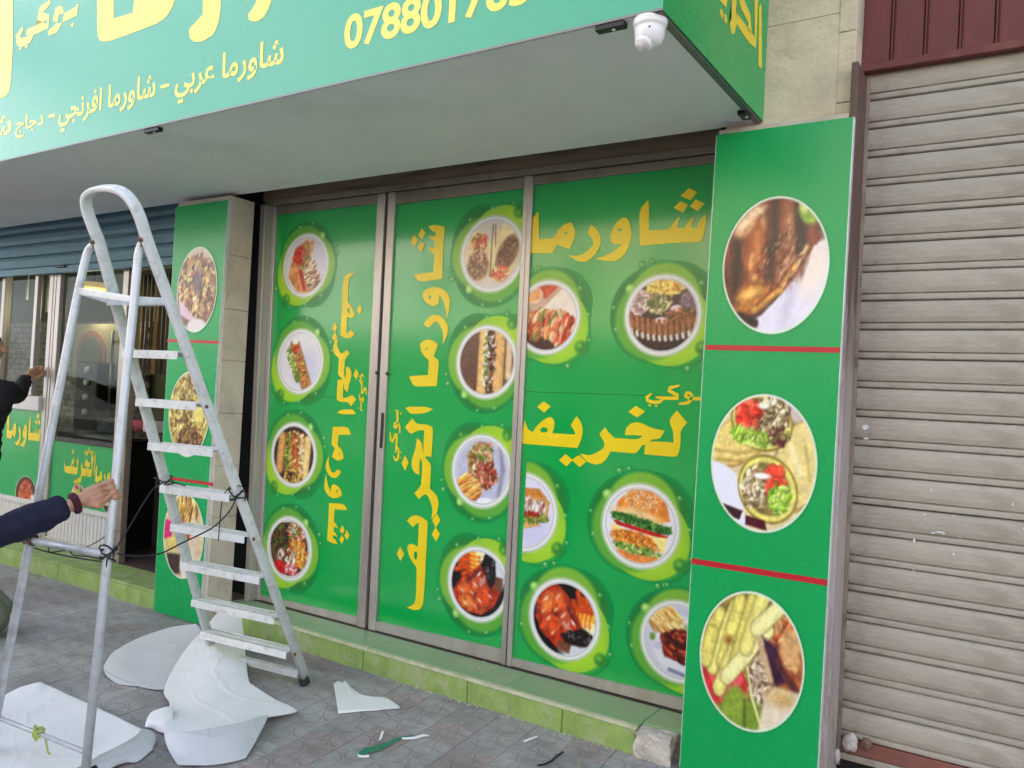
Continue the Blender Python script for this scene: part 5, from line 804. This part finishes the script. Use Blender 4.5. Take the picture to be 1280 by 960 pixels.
def bar(a, b, depth, th, m=None, lip=True):          # a tread: between a and b, its depth running along nh
    m = m or MB(); u = np.array([0, 0, 1.]); d = nh*depth/2; V = []
    for p in (a, b): V += [p-d, p+d, p+d+u*th*-.0, p-d]
    prof = [(-depth/2, -th), (-depth/2, 0), (-depth/2+.004, .003), (-.012, .0), (-.004, .003), (.004, .0), (.012, .003), (depth/2-.004, .0), (depth/2, .003), (depth/2, -th*.6), (depth/2-.003, -th*.6), (depth/2-.003, -.003), (-depth/2+.003, -.003), (-depth/2+.003, -th)]
    n = len(prof); m.add([a+nh*x+u*z for x, z in prof]+[b+nh*x+u*z for x, z in prof], [tuple(range(n)), tuple(range(2*n-1, n-1, -1))]+[(i, i+n, (i+1) % n+n, (i+1) % n) for i in range(n)]); return m
for k, z in enumerate(zs):
    a, b = sides(z); t = e*.010; bar(a+t, b-t, .085, .032).build('step', 'ladder_white', ld)
    for p, sg in ((a, -1), (b, 1)): MB().lathe([(.0001, 0), (.009, 0), (.007, .005), (.0001, .006)], p+e*sg*.012-nh*.005-np.array([0, 0, .014]), 10, tuple(e*sg)).build('rivet', 'rust' if k % 3 == 0 else 'ladder_tube', ld)
lo_ = sides(.075); bar(lo_[0]+e*.01, lo_[1]-e*.01, .03, .03).build('cross_brace', 'ladder_tube', ld)
for p in (FL, FR): MB().tube([p+np.array([0, 0, .001]), s_at(PR if p is FR else PL, p, .04)], .02, 12, flat=(.056, .03), N=nf).build('rubber_foot', 'rubber', ld)
# rear legs
rl = [PL+e*-.0]+[onR_(*p) for p in ((112,311),(106,328),(101,350))]; c0 = onR_(95, 378); c1 = onR_(38, 674); RFL = c1+(c1-c0)*(c1[2]/(c0[2]-c1[2]))
MB().tube(smooth_path(rl+[c0, RFL]), .0165, 14).build('rear_leg', 'ladder_tube', ld, smooth=True)
rr_ = [PR]+[onR_(*p) for p in ((177,306),(173,318),(171,340))]; k0 = onR_(168, 375)
MB().tube(smooth_path(rr_+[k0, RFR]), .0165, 14).build('rear_leg', 'ladder_tube', ld, smooth=True)
for p in (RFL, RFR): MB().tube([p+np.array([0, 0, .001]), p+np.array([0, 0, .05])], .022, 14).build('rubber_foot', 'rubber', ld)
for P_ in (PL, PR): MB().lathe([(.0001, -.02), (.011, -.02), (.013, -.012), (.011, .006), (.0001, .009)], P_-nh*.02, 14, tuple(e)).build('pivot_bolt', 'rust', ld, smooth=True); MB().tube([P_-e*.014+nf*.02, P_-e*.014-nf*.03-np.array([0, 0, .02])], .02, 10, flat=(.04, .006), N=nf).build('pivot_plate', 'rust', ld)
def rleg(P0, P1, z): return P0+(P1-P0)*((P0[2]-z)/(P0[2]-P1[2]))
za = onR_(95, 372)[2]; A0, A1 = rleg(c0, RFL, za) if za < c0[2] else c0+(rl[-1]-c0)*.5, k0
MB().tube([A0, A1], .015, 12, flat=(.03, .016), N=(0, 0, 1)).build('cross_brace', 'ladder_white', ld)
fz = sides(za); bar(fz[0]+e*.01, fz[1]-e*.01, .1, .02).build('top_platform', 'ladder_white', ld)
for a, b in ((A0, fz[0]), (A1, fz[1])): MB().tube([a, b], .012, 10, flat=(.03, .008), N=(0, 0, 1)).build('spreader', 'ladder_white', ld)
for (pa, pb), r_ in ((((38,676),(139,694)), .014), (((-2,897),(106,940)), .009)):
    z0 = onR_(*pa)[2]; z1 = onR_(*pb)[2]; a, b = rleg(c0, RFL, z0), rleg(k0, RFR, z1); MB().tube([a, b], r_, 12).build('cross_brace', 'ladder_tube', ld, smooth=True)
    if r_ > .01: MB().lathe([(.0001, -.02), (.02, -.02), (.02, .02), (.0001, .02)], a, 12, tuple(e)).build('joint_sleeve', 'rust', ld)
# ------------------------------------------------------------------ ropes and ties
def dep(P): return float((np.array(P)-CAM)@FW)
def spath(pts, d0, d1): n = len(pts); return smooth_path([CAM+ray(*p)*(d0+(d1-d0)*i/(n-1)) for i, p in enumerate(pts)], 5)
RK = rleg(k0, RFR, onR_(139, 692)[2]); SK = s_at(PR, FR, zs[4]+.0); LK = s_at(PL, FL, zs[4]+.02)
dR, dS, dL = dep(RK), dep(SK), dep(LK)
rp = thing('rope', 'thin dark rope tying the front and rear legs of the ladder together', 'rope', tuple(RK))
def coil(c, ax, R, r, turns, wob): 
    q_ = Vector((0, 0, 1)).rotation_difference(Vector([float(v) for v in ax])); P = []
    for i in range(int(turns*14)+1): t = 6.283*i/14; k = R*(1+wob*math.sin(t*2.3)); P.append(Vector([float(v) for v in c])+q_ @ Vector((k*math.cos(t), k*math.sin(t), (i/(turns*14)-.5)*.05+.012*math.sin(t*1.7))))
    return MB().tube(P, r, 6)
MB().tube(spath([(303,613),(296,622),(286,640),(268,658),(250,668),(225,680),(200,692),(170,695),(146,692)], dS, dR), .0032, 6).build('strand', 'rope', rp, smooth=True)
MB().tube(spath([(303,608),(292,607),(284,612),(278,625),(275,650),(273,676)], dS-.02, dS), .0025, 6).build('strand', 'rope', rp, smooth=True)
MB().tube(spath([(232,607),(212,602),(202,604),(191,612),(180,628),(168,648),(156,668),(142,690)], dL, dR), .003, 6).build('strand', 'rope', rp, smooth=True)
MB().tube(spath([(40,678),(70,683),(95,687),(118,679),(138,666),(145,664)], dep(A0), dR), .002, 6).build('strand', 'rope', rp, smooth=True)
MB().tube(spath([(40,682),(60,680),(62,690),(85,688),(92,694),(112,696),(134,700)], dep(rleg(c0, RFL, RK[2]))-.02, dR), .0025, 6).build('strand', 'rope', rp, smooth=True)
MB().tube(spath([(34,682),(60,690),(100,698),(135,703)], dep(A0), dR), .003, 6).build('strand', 'rope', rp, smooth=True)
MB().tube(spath([(139,694),(134,700),(133,712)], dR-.02, dR-.02), .003, 6).build('strand', 'rope', rp, smooth=True)
coil(RK, (RFR-k0)/np.linalg.norm(RFR-k0), .026, .0032, 3.5, .25).build('knot', 'rope', rp, smooth=True); coil(SK, (FR-PR)/np.linalg.norm(FR-PR), .034, .0032, 3, .2).build('knot', 'rope', rp, smooth=True); coil(LK, (FL-PL)/np.linalg.norm(FL-PL), .034, .003, 2.5, .2).build('knot', 'rope', rp, smooth=True)
coil(rleg(c0, RFL, RK[2]+.0), (0, 0, 1), .025, .003, 3, .2).build('knot', 'rope', rp, smooth=True)
TK = onR_(48, 915); tk = thing('cloth_tie', 'yellow green strip of cloth knotted round the low rear bar of the ladder', 'cloth tie', tuple(TK))
coil(TK+e*0, tuple(e), .014, .0045, 3, .3).build('knot', 'tie_green', tk, smooth=True); MB().tube(spath([(50,912),(56,918),(58,930),(60,940),(63,943)], dep(TK)-.01, dep(TK)), [.004]*3+[.0035]*18, 6).build('loose_end', 'tie_green', tk, smooth=True)
MB().tube(spath([(45,912),(42,918),(46,926)], dep(TK)-.012, dep(TK)-.01), .006, 6).build('loose_end', 'tie_green', tk, smooth=True)
# ================================================================== SHEETS OF BACKING PAPER
def sheet(name, label, rows, m_='paper', sub=14, th=.0006, cat='paper sheet', crk=.004, flat=1.0):
    """rows of control points (px, py, height); surface through them, with a real thickness"""
    G = np.array([[onZ(x, y, .003+(z-.003)*.6) for x, y, z in r] for r in rows]); nr_, nc = G.shape[:2]
    def cr(A, k):
        out = []
        for i in range(len(A)-1):
            p0, p1, p2, p3 = A[max(i-1, 0)], A[i], A[i+1], A[min(i+2, len(A)-1)]
            for j in range(k): t = j/k; out.append(.5*((2*p1)+(-p0+p2)*t+(2*p0-5*p1+4*p2-p3)*t*t+(-p0+3*p1-3*p2+p3)*t**3))
        out.append(A[-1]); return np.array(out)
    H_ = cr(G, sub); H_ = cr(H_.transpose(1, 0, 2), sub); n1, n2 = H_.shape[:2]
    for i in range(n1):
        for j in range(n2): 
            p_ = Vector((H_[i, j, 0], H_[i, j, 1], 0)); H_[i, j, 2] = max(.003, H_[i, j, 2]*flat+crk*noise.noise(p_*6+Vector((3, 1, 0)))+crk*.7*max(0, 1-(lambda d: d[1]-d[0])(noise.voronoi(p_*3.2+Vector((.9*noise.noise(p_*3), .7*noise.noise(p_*2.2), len(rows))))[0])/.05))
    vs = H_.reshape(-1, 3); fs = [(i*n2+j, i*n2+j+1, (i+1)*n2+j+1, (i+1)*n2+j) for i in range(n1-1) for j in range(n2-1)]
    me = bpy.data.meshes.new(name); me.from_pydata([tuple(map(float, v)) for v in vs], [], fs)
    b = bmesh.new(); b.from_mesh(me); bmesh.ops.recalc_face_normals(b, faces=b.faces); bmesh.ops.solidify(b, geom=b.faces[:], thickness=th); b.to_mesh(me); b.free()
    return tag(finish(name, me, m_, None, smooth=True, recalc=False), label, cat)
sheet('paper_sheet', 'large white sheet of backing paper lying flat between the rear ladder legs', [
 [(-25,905,.01),(6,869,.03),(45,853,.07),(62,858,.05),(112,880,.03),(150,898,.04),(178,912,.09)],
 [(-30,925,.01),(-2,900,.02),(35,885,.03),(62,892,.03),(110,908,.03),(142,918,.05),(168,921,.11)],
 [(-35,950,.01),(0,938,.02),(34,925,.03),(62,930,.03),(100,938,.03),(128,938,.05),(145,934,.12)],
 [(-30,985,.01),(8,962,.01),(36,960,.02),(60,962,.02),(88,960,.03),(104,955,.05),(118,948,.12)],
 [(-20,1020,.01),(22,990,.01),(40,990,.01),(55,990,.02),(72,984,.03),(86,975,.05),(92,962,.11)]])
sheet('paper_sheet', 'shade-toned underside of the rolled corner beside the large sheet between the ladder legs', [
 [(177,911,.085),(190,914,.06),(195,923,.03),(190,938,.012)],[(166,920,.10),(176,926,.06),(182,936,.03),(172,952,.006)],
 [(144,934,.11),(155,938,.07),(160,946,.04),(158,953,.01)],[(118,948,.11),(130,948,.08),(142,952,.05),(140,960,.02)],[(92,962,.10),(104,962,.09),(120,958,.06),(126,972,.01)]], 'paper_shade')
sheet('paper_sheet', 'curled shade-toned sheet of backing paper lying left of the crumpled white pile', [
 [(130,832,.02),(142,815,.05),(172,798,.09),(210,785,.14),(245,780,.19)],[(130,838,.015),(148,828,.04),(180,815,.06),(215,802,.10),(255,792,.14)],
 [(135,846,.01),(158,842,.02),(188,834,.03),(222,822,.05),(262,812,.08)],[(148,855,.006),(172,858,.006),(200,862,.008),(230,858,.01),(262,845,.02)]], 'paper_shade')
sheet('paper_sheet', 'tall crumpled white sheet of backing paper leaning on the lowest ladder step', [
 [(271,767,.26),(279,765,.265),(287,765,.265),(295,766,.26),(302,768,.25)],[(254,787,.20),(266,787,.205),(280,787,.21),(294,788,.205),(304,790,.19)],
 [(230,815,.12),(248,817,.13),(270,820,.14),(292,821,.13),(307,822,.11)],[(212,845,.06),(236,848,.07),(264,850,.085),(290,850,.08),(311,850,.06)],
 [(205,866,.035),(232,872,.045),(264,872,.06),(294,868,.06),(318,857,.05)],[(212,880,.04),(236,888,.045),(268,887,.06),(306,880,.06),(345,874,.045)],
 [(207,898,.065),(232,903,.07),(266,902,.08),(310,895,.075),(371,889,.03)],[(205,917,.085),(226,916,.10),(262,911,.11),(304,903,.10),(334,896,.06)]])
sheet('paper_sheet', 'folded white lower flap at the front of the crumpled paper pile', [
 [(205,916,.09),(226,915,.115),(262,910,.125),(304,902,.115),(336,893,.08)],[(207,928,.05),(228,924,.09),(262,922,.10),(300,914,.10),(332,903,.07)],
 [(212,940,.02),(234,938,.05),(264,936,.06),(298,930,.06),(322,922,.04)],[(222,957,.004),(240,957,.006),(266,956,.006),(292,952,.006),(307,948,.01)]], 'paper_shade')  # white flap with its shade put into the paper colour
sheet('paper_sheet', 'small white flap of paper at the left edge of the crumpled pile', [
 [(184,898,.03),(190,890,.05),(204,885,.07),(216,882,.07)],[(182,904,.02),(190,902,.05),(204,900,.07),(216,898,.07)],[(181,909,.006),(190,911,.01),(202,916,.01),(212,915,.03)]])
sheet('paper_sheet', 'small torn white piece of paper lying alone near the green step', [
 [(417,855,.02),(423,851,.02),(428,853,.015),(432,851,.02),(438,858,.012),(450,867,.012),(464,870,.02),(480,871,.015),(490,876,.012),(500,884,.01)],
 [(419,868,.006),(426,867,.01),(434,868,.012),(440,870,.012),(448,874,.01),(456,877,.01),(468,879,.014),(482,881,.01),(490,883,.01),(500,885,.008)],
 [(423,892,.004),(430,891.5,.004),(436,891,.004),(444,890,.004),(452,889,.004),(460,888.5,.004),(470,888,.004),(482,887,.004),(491,886,.004),(500,885.5,.006)]], sub=4, crk=.003)
sheet('vinyl_scrap', 'thin twisted green vinyl offcut lying on the pavers', [[(447,942,.012),(456,935,.02),(470,932,.015),(484,927,.015),(500,921,.012),(516,919,.01)],[(450,945,.006),(462,941,.008),(476,937,.006),(488,931,.006),(503,923,.006),(517,920,.005)]], 'scrap_green', cat='offcut', crk=.0)
sheet('paper_scrap', 'white curled tip at the left end of the green offcut', [[(446,941,.01),(452,944,.012),(461,943,.01)],[(448,946,.004),(455,947,.004),(462,946,.004)]], cat='scrap', crk=.0)
sheet('paper_scrap', 'thin white twisted scrap trailing right of the green offcut', [[(502,922,.01),(516,921,.016),(528,918,.012),(536,919,.006)],[(503,924,.005),(517,924,.006),(529,921,.005),(537,920,.004)]], cat='scrap', crk=.0)
sheet('paper_scrap', 'tiny white sliver of paper standing off the pavers above the green offcut', [[(477,914,.02),(480,914,.02)],[(473,926,.004),(477,924,.004)]], cat='scrap', crk=.0)
sheet('paper_scrap', 'pale thin sliver lying close to the step right of the torn paper piece', [[(654,926,.008),(664,922,.01),(672,920,.006)],[(655,928,.004),(665,924,.004),(672,921.5,.004)]], cat='scrap', crk=.0)
tw = tag(MB().tube([onZ(x, y, .012) for x, y in ((672,957),(682,955),(690,951),(697,945),(704,940))], .004, 6).build('twig', 'black_cloth', smooth=True), 'short dark twig on the pavers near the bottom edge', 'twig')
# ================================================================== SACK at the left edge
sc_ = lump('sack', 'sack', None, (-4.98, -1.28, .12), (.17, .17, .145), 4, 4, .18); tag(sc_, 'grey green cloth sack on the pavers at the far left edge', 'sack')
# ================================================================== PEOPLE
def skin(J, Eg, mat_, name, parent, sub=2, rough=0, vox=0, extra=None):
    """J: joint -> (x, y, z, r); Eg: edges; grows one smooth surface"""
    ks_ = list(J); me = bpy.data.meshes.new(name); me.from_pydata([J[k][:3] for k in ks_], [(ks_.index(a), ks_.index(b)) for a, b in Eg], [])
    o = bpy.data.objects.new(name, me); COL.objects.link(o); sm = o.modifiers.new('s', 'SKIN'); sm.use_smooth_shade = True; sm.branch_smoothing = .3
    for i, k in enumerate(ks_):
        r = J[k][3]; me.skin_vertices[0].data[i].radius = (r, r) if not isinstance(r, tuple) else r; me.skin_vertices[0].data[i].use_root = i == 0
    s2 = o.modifiers.new('u', 'SUBSURF'); s2.levels = s2.render_levels = sub
    bpy.context.view_layer.update(); ev = bpy.data.meshes.new_from_object(o.evaluated_get(bpy.context.evaluated_depsgraph_get())); bpy.data.objects.remove(o)
    return ev
def join(ms, name, vox=0):
    b = bmesh.new()
    for m in ms: b.from_mesh(m)
    me = bpy.data.meshes.new(name); b.to_mesh(me); b.free()
    if vox:
        o = bpy.data.objects.new(name, me); COL.objects.link(o); r = o.modifiers.new('r', 'REMESH'); r.mode = 'VOXEL'; r.voxel_size = vox; r.use_smooth_shade = True
        sm = o.modifiers.new('m', 'SMOOTH'); sm.iterations = 2; sm.factor = .4
        bpy.context.view_layer.update(); me = bpy.data.meshes.new_from_object(o.evaluated_get(bpy.context.evaluated_depsgraph_get())); bpy.data.objects.remove(o)
        b = bmesh.new(); b.from_mesh(me); seen = set(); isl = []
        for v in b.verts:
            if v in seen: continue
            st_ = [v]; seen.add(v); cur = []
            while st_:
                q_ = st_.pop(); cur.append(q_)
                for e_ in q_.link_edges:
                    w_ = e_.other_vert(q_)
                    if w_ not in seen: seen.add(w_); st_.append(w_)
            isl.append(cur)
        isl.sort(key=len)
        for cur in isl[:-1]:
            if len(cur) < 600: bmesh.ops.delete(b, geom=cur, context='VERTS')
        b.to_mesh(me); b.free()
    return me
def wrinkle(me, amp, fr, st=(1, 1, 1)):
    me.update()
    for v in me.vertices:
        n_ = noise.noise(Vector((v.co.x*fr*st[0], v.co.y*fr*st[1], v.co.z*fr*st[2])))+.5*noise.noise(v.co*fr*2.3); v.co = v.co+v.normal*n_*amp
    return me
def head(c, yaw, s=1.0):
    b = bmesh.new(); bmesh.ops.create_uvsphere(b, u_segments=48, v_segments=36, radius=1)
    G = lambda p, q, w_: math.exp(-((p-Vector(q)).length_squared)/(2*w_*w_))
    for v in b.verts:                        # +y is the face
        p = v.co.copy(); r = Vector((p.x*.076, p.y*.096, p.z*.115))
        if p.z < -.2: r.x *= 1+.28*(p.z+.2); r.y *= 1+.10*(p.z+.2)
        d = 0
        d += .030*G(p, (0, 1.0, -.12), .10)+.014*G(p, (0, .98, .08), .09); d += .012*G(p, (0, .95, -.78), .18)
        d += .008*(G(p, (.3, .93, .26), .16)+G(p, (-.3, .93, .26), .16)); d -= .013*(G(p, (.33, .92, .06), .12)+G(p, (-.33, .92, .06), .12))
        d += .008*(G(p, (.42, .8, -.2), .18)+G(p, (-.42, .8, -.2), .18)); d += .007*(G(p, (0, .98, -.42), .09)+G(p, (.1, .97, -.42), .08)+G(p, (-.1, .97, -.42), .08)); d += .006*G(p, (0, .97, -.54), .09); d -= .005*G(p, (0, .99, -.48), .04)
        d += .022*(G(p, (.99, -.06, -.02), .13)+G(p, (-.99, -.06, -.02), .13))
        v.co = r+v.co.normalized()*d
    R_ = Matrix.Rotation(yaw, 4, 'Z')
    for v in b.verts: v.co = R_ @ (v.co*s)+Vector(c)
    me = bpy.data.meshes.new('head'); b.to_mesh(me); b.free(); return me
def hand_grip(w, tip_dir, ax, rad, s=1.0, side=1):
    """w: wrist, tip_dir: direction wrist to knuckles, ax: axis of the gripped bar, rad: bar radius"""
    f = Vector(tip_dir).normalized(); a = Vector(ax).normalized(); a = (a-f*a.dot(f)).normalized(); nrm = f.cross(a)*side      # fingers bend towards nrm
    W = Vector(w); ms = []; c = W+f*.095*s+nrm*(rad+.012)                                   # centre of the bar
    def ch(P, R_):
        J = {str(i): (*p, r) for i, (p, r) in enumerate(zip(P, R_))}; ms.append(skin(J, [(str(i), str(i+1)) for i in range(len(P)-1)], None, 'f', None, 2))
    J = {'w': (*(W-f*.03), .026), 'a': (*W, .026), 'b': (*(W+f*.04*s), (.017, .036)), 'c': (*(W+f*.075*s), (.015, .040))}; 
    ch([W-f*.04, W+f*.005, W+f*.03*s], [.027, .026, .024])
    for k in range(4): o_ = a*((k-1.5)*.0205*s); ch([W+f*.005+o_*.6, W+f*.045*s+o_*.9, W+f*.085*s+o_], [.016, .0165, .0125])
    for k, L in enumerate((.95, 1.05, 1.0, .82)):
        o_ = a*((k-1.5)*.0215*s); base = W+f*.082*s+o_; P = [base]; R0 = rad+.0095
        for t in (50, 100, 150, 190+10*k): th = math.radians(t); P.append(c+o_+(-nrm*math.cos(th)+f*math.sin(th))*R0*(1.0+.12*(L-1)))
        P[1] = P[1]+f*.004; ch(P, [.0108*s, .0104*s, .0098*s, .0092*s, .008*s])
    tb = W+f*.025*s+a*(-.024*s); P = [tb, tb+f*.022*s-a*.018*s+nrm*.012, c-a*.036*s-nrm*(rad+.006)+f*-.010+nrm*.0, c-a*.028*s-f*(rad+.010)+nrm*.006, c-a*.018*s-f*(rad*.6)+nrm*(rad+.008)]
    P[2] = W+f*.055*s-a*.040*s+nrm*.014; ch(P, [.015*s, .0135*s, .0118*s, .0108*s, .0088*s]); return ms
def person(name_label, base, hip, chest, neck, hd, yaw, arms, legs, cloth, hands, beard=False):
    pz = thing('person', name_label, 'person', (base[0], base[1], 0)); ms = []
    J = {'hip': (*hip, (.12, .10)), 'waist': (*((np.array(hip)+chest)/2), (.11, .09)), 'chest': (*chest, (.13, .10)), 'neck': (*neck, .052), 'nt': (*(np.array(neck)*.5+np.array(hd)*.5), .050)}; E_ = [('hip','waist'),('waist','chest'),('chest','neck'),('neck','nt')]
    for i, A in enumerate(arms):
        for nm, p, r in zip(('s','e','w'), A, (.034, .028, .026)): J[nm+str(i)] = (*p, r)
        E_ += [('chest','s'+str(i)),('s'+str(i),'e'+str(i)),('e'+str(i),'w'+str(i))]
    for i, A in enumerate(legs):
        for nm, p, r in zip(('h','k','a','t'), A, (.078, .052, .036, .03)): J[nm+str(i)+'l'] = (*p, r)
        E_ += [('hip','h%dl' % i),('h%dl' % i,'k%dl' % i),('k%dl' % i,'a%dl' % i),('a%dl' % i,'t%dl' % i)]
    ms.append(skin(J, E_, None, 'b', None)); ms.append(head(hd, yaw))
    for h_ in hands: ms += h_
    body = finish('body', join(ms, 'body', .0045), 'skin', pz, smooth=True, recalc=False)
    ox = Vector(ORG[pz.name])
    for v in body.data.vertices: v.co -= ox
    def add(nm, me, m_, sub_parent=pz, w_=0, fr=12, st=(1, 1, 1)):
        if w_: wrinkle(me, w_, fr, st)
        o = finish(nm, me, m_, sub_parent, smooth=True, recalc=False)
        for v in me.vertices: v.co -= ox
        return o
    # jacket
    g = cloth.get('r', .02); J2 = {'hip': (*(np.array(hip)+[0, 0, -.02]), (.185, .135)), 'waist': (*((np.array(hip)+chest)/2), (.175, .13)), 'chest': (*chest, (.19, .135)), 'col': (*(np.array(neck)+[0, 0, -.02]), .082), 'c2': (*(np.array(neck)+[0, 0, .035]), .066)}
    E2 = [('chest','waist'),('waist','hip'),('chest','col'),('col','c2')]; J2 = {k: J2[k] for k in ('chest','waist','hip','col','c2')}; J2['hem'] = (*(np.array(hip)+[0, 0, -.10]), (.185, .135)); E2.append(('hip','hem'))
    for i, A in enumerate(arms):
        A = [np.array(q) for q in A]; wr = A[2]-(A[2]-A[1])/np.linalg.norm(A[2]-A[1])*.035
        J2['s%d' % i] = (*A[0], .082); J2['m%d' % i] = (*((A[0]+A[1])/2), .070); J2['e%d' % i] = (*A[1], .072); J2['f%d' % i] = (*((A[1]*.45+wr*.55)), .060); J2['w%d' % i] = (*wr, .046)
        E2 += [('chest','s%d' % i),('s%d' % i,'m%d' % i),('m%d' % i,'e%d' % i),('e%d' % i,'f%d' % i),('f%d' % i,'w%d' % i)]
    add('jacket', join([skin(J2, E2, None, 'j', None, 2)], 'jacket', .009), cloth['jacket'], w_=.010, fr=17, st=(1, 1, 1.4))
    if cloth.get('cuff'):
        for A in arms[:1]:
            A = [np.array(q) for q in A]; d_ = (A[2]-A[1])/np.linalg.norm(A[2]-A[1]); c_ = A[2]-d_*.03
            o = MB().lathe([(.030, -.006), (.040, -.004), (.042, .006), (.040, .016), (.034, .019), (.030, .016)], c_, 24, tuple(d_)).build('cuff', cloth['cuff'], pz, smooth=True)
    J3 = {'hip': (*(np.array(hip)+[0, 0, -.02]), (.150, .115)), 'wst': (*(np.array(hip)+[0, 0, .07]), (.145, .11))}; E3 = [('hip','wst')]
    for i, A in enumerate(legs):
        J3['h%d' % i] = (*A[0], .105); J3['k%d' % i] = (*A[1], .078); J3['a%d' % i] = (*(np.array(A[2])+[0, 0, .03]), .068); E3 += [('hip','h%d' % i),('h%d' % i,'k%d' % i),('k%d' % i,'a%d' % i)]
    add('trousers', join([skin(J3, E3, None, 't', None, 2)], 'trousers', .01), cloth['trousers'], w_=.006, fr=14)
    for A in legs:
        a_, t_ = np.array(A[2]), np.array(A[3]); d_ = (t_-a_); d_[2] = 0; d_ /= np.linalg.norm(d_); c_ = np.array([a_[0], a_[1], .045])
        J4 = {'h': (*(c_-d_*.05), (.036, .036)), 'm': (*(c_+d_*.04), (.042, .034)), 'b': (*(c_+d_*.12-[0, 0, .008]), (.046, .028)), 't': (*(c_+d_*.19-[0, 0, .014]), (.038, .020)), 'u': (*(c_-d_*.02+[0, 0, .05]), .045)}
        sh = add('shoe', skin(J4, [('m','h'),('m','b'),('b','t'),('m','u')], None, 'shoe', None, 2), 'shoe')
        for v in sh.data.vertices: v.co.z = max(v.co.z, .012)
        nn_ = np.array([-d_[1], d_[0], 0]); pts = []
        for tt in range(20): th = 6.283*tt/20; q_ = c_+d_*(.07+.145*math.cos(th))+nn_*(.044*math.sin(th)); pts.append((q_[0], q_[1]))
        MB().prismZ(pts, .001, .0145).build('sole', 'sole', sh)
    # hair and eyes
    b = bmesh.new(); bmesh.ops.create_uvsphere(b, u_segments=40, v_segments=28, radius=1); R_ = Matrix.Rotation(yaw, 4, 'Z')
    for v in b.verts:
        p = v.co.copy(); front = max(0, p.y); lim = -.15+.75*front**1.5; k = 1.0 if p.z > lim else .86; nz_ = .012*noise.noise(p*9)
        v.co = R_ @ Vector((p.x*.083*k*(1+nz_), p.y*.101*k-.004, p.z*.124*k+.006))+Vector(hd)+v.co.normalized()*nz_*.2
    me = bpy.data.meshes.new('hair'); b.to_mesh(me); b.free(); add('hair', me, 'hair')
    if beard:
        b = bmesh.new(); bmesh.ops.create_uvsphere(b, u_segments=40, v_segments=28, radius=1)
        for v in b.verts: p = v.co.copy(); k = 1.06 if (p.z < -.5 and p.y > -.3) else .85; v.co = R_ @ Vector((p.x*.066*k, p.y*.094*k+.002, p.z*.112*k-.004))+Vector(hd)
        me = bpy.data.meshes.new('beard'); b.to_mesh(me); b.free(); add('beard', me, 'hair')
    for sx in (-1, 1):
        q_ = R_ @ Vector((sx*.031, .082, .008)); o = MB().lathe([(.0001, -.011)]+[(.011*math.sin(t), -.011*math.cos(t)) for t in np.linspace(.3, 2.9, 9)]+[(.0001, .011)], q_+Vector(hd), 14).build('eye', 'eye', pz, smooth=True)
        q2 = R_ @ Vector((sx*.031, .0925, .008)); MB().lathe([(.0001, 0), (.0048, 0), (.003, .0016), (.0001, .002)], q2+Vector(hd), 12, tuple(R_ @ Vector((0, 1, 0)))).build('iris', 'iris', o, smooth=True)
    return pz
# near man: only his forearm and hand reach into the frame; the hand grips the rear ladder leg
HL = rleg(k0, RFR, onR_(151, 612)[2]); axl = (k0-RFR)/np.linalg.norm(k0-RFR)
elb = onY(-18, 672, -2.16); fdir = (HL-elb)/np.linalg.norm(HL-elb); side_n = np.cross(fdir, axl); side_n /= np.linalg.norm(side_n)
wr = HL-fdir*.115-side_n*.029
sh_ = np.array([elb[0]-.06, elb[1]-.24, 1.33]); bx_ = sh_[0]-.17; by_ = sh_[1]-.06
hg = hand_grip(wr, fdir, axl, .0165, 1.0, 1)
person('man in a navy jacket steadying the ladder, only his forearm and hand in view', (bx_, by_), (bx_, by_+.0, .93), (bx_, by_+.03, 1.27), (bx_, by_+.04, 1.48), (bx_+.01, by_+.09, 1.61), math.radians(-30),
 [(tuple(sh_), tuple(elb), tuple(wr)), ((bx_-.19, by_+.03, 1.36), (bx_-.26, by_+.06, 1.08), (bx_-.22, by_+.22, .88))],
 [((bx_-.09, by_, .86), (bx_-.11, by_+.05, .48), (bx_-.12, by_-.02, .08), (bx_-.14, by_+.12, .04)), ((bx_+.09, by_, .86), (bx_+.11, by_+.08, .48), (bx_+.12, by_+.04, .08), (bx_+.14, by_+.18, .04))],
 {'jacket': 'navy', 'trousers': 'black_cloth', 'cuff': 'maroon'}, [hg, hand_grip((bx_-.22, by_+.22, .88), (0.05, .2, -1), (0, 1, .2), .012, 1, 1)])
# far man in black at the kiosk window, cut by the left edge
wx = onY(34, 470, -.16); cxp, cyp = -6.17, -.80
hg = hand_grip(wx, (-.1, .5, .25), (0.2, 0, 1), .012, 1.1, 1)
person('man in black jacket and blue jeans reaching to the kiosk window at the left', (cxp, cyp), (cxp, cyp-.02, .93), (cxp-.06, cyp+.03, 1.27), (cxp-.12, cyp+.07, 1.49), (cxp-.20, cyp+.12, 1.66), math.radians(-42),
 [((cxp-.02, cyp+.19, 1.37), tuple((np.array((cxp-.02, cyp+.19, 1.37))+wx)/2+np.array((.03, -.02, -.10))), tuple(wx)), ((cxp-.22, cyp-.09, 1.36), (cxp-.28, cyp-.02, 1.08), (cxp-.25, cyp+.17, .9))],
 [((cxp-.08, cyp, .86), (cxp-.12, cyp+.1, .48), (cxp-.14, cyp+.02, .08), (cxp-.18, cyp+.15, .04)), ((cxp+.10, cyp-.02, .86), (cxp+.20, cyp, .48), (cxp+.24, cyp-.08, .08), (cxp+.34, cyp-.12, .04))],
 {'jacket': 'black_cloth', 'trousers': 'jeans'}, [hg, hand_grip((cxp-.25, cyp+.17, .9), (0, .3, -1), (1, 0, 0), .012, 1, 1)], beard=True)
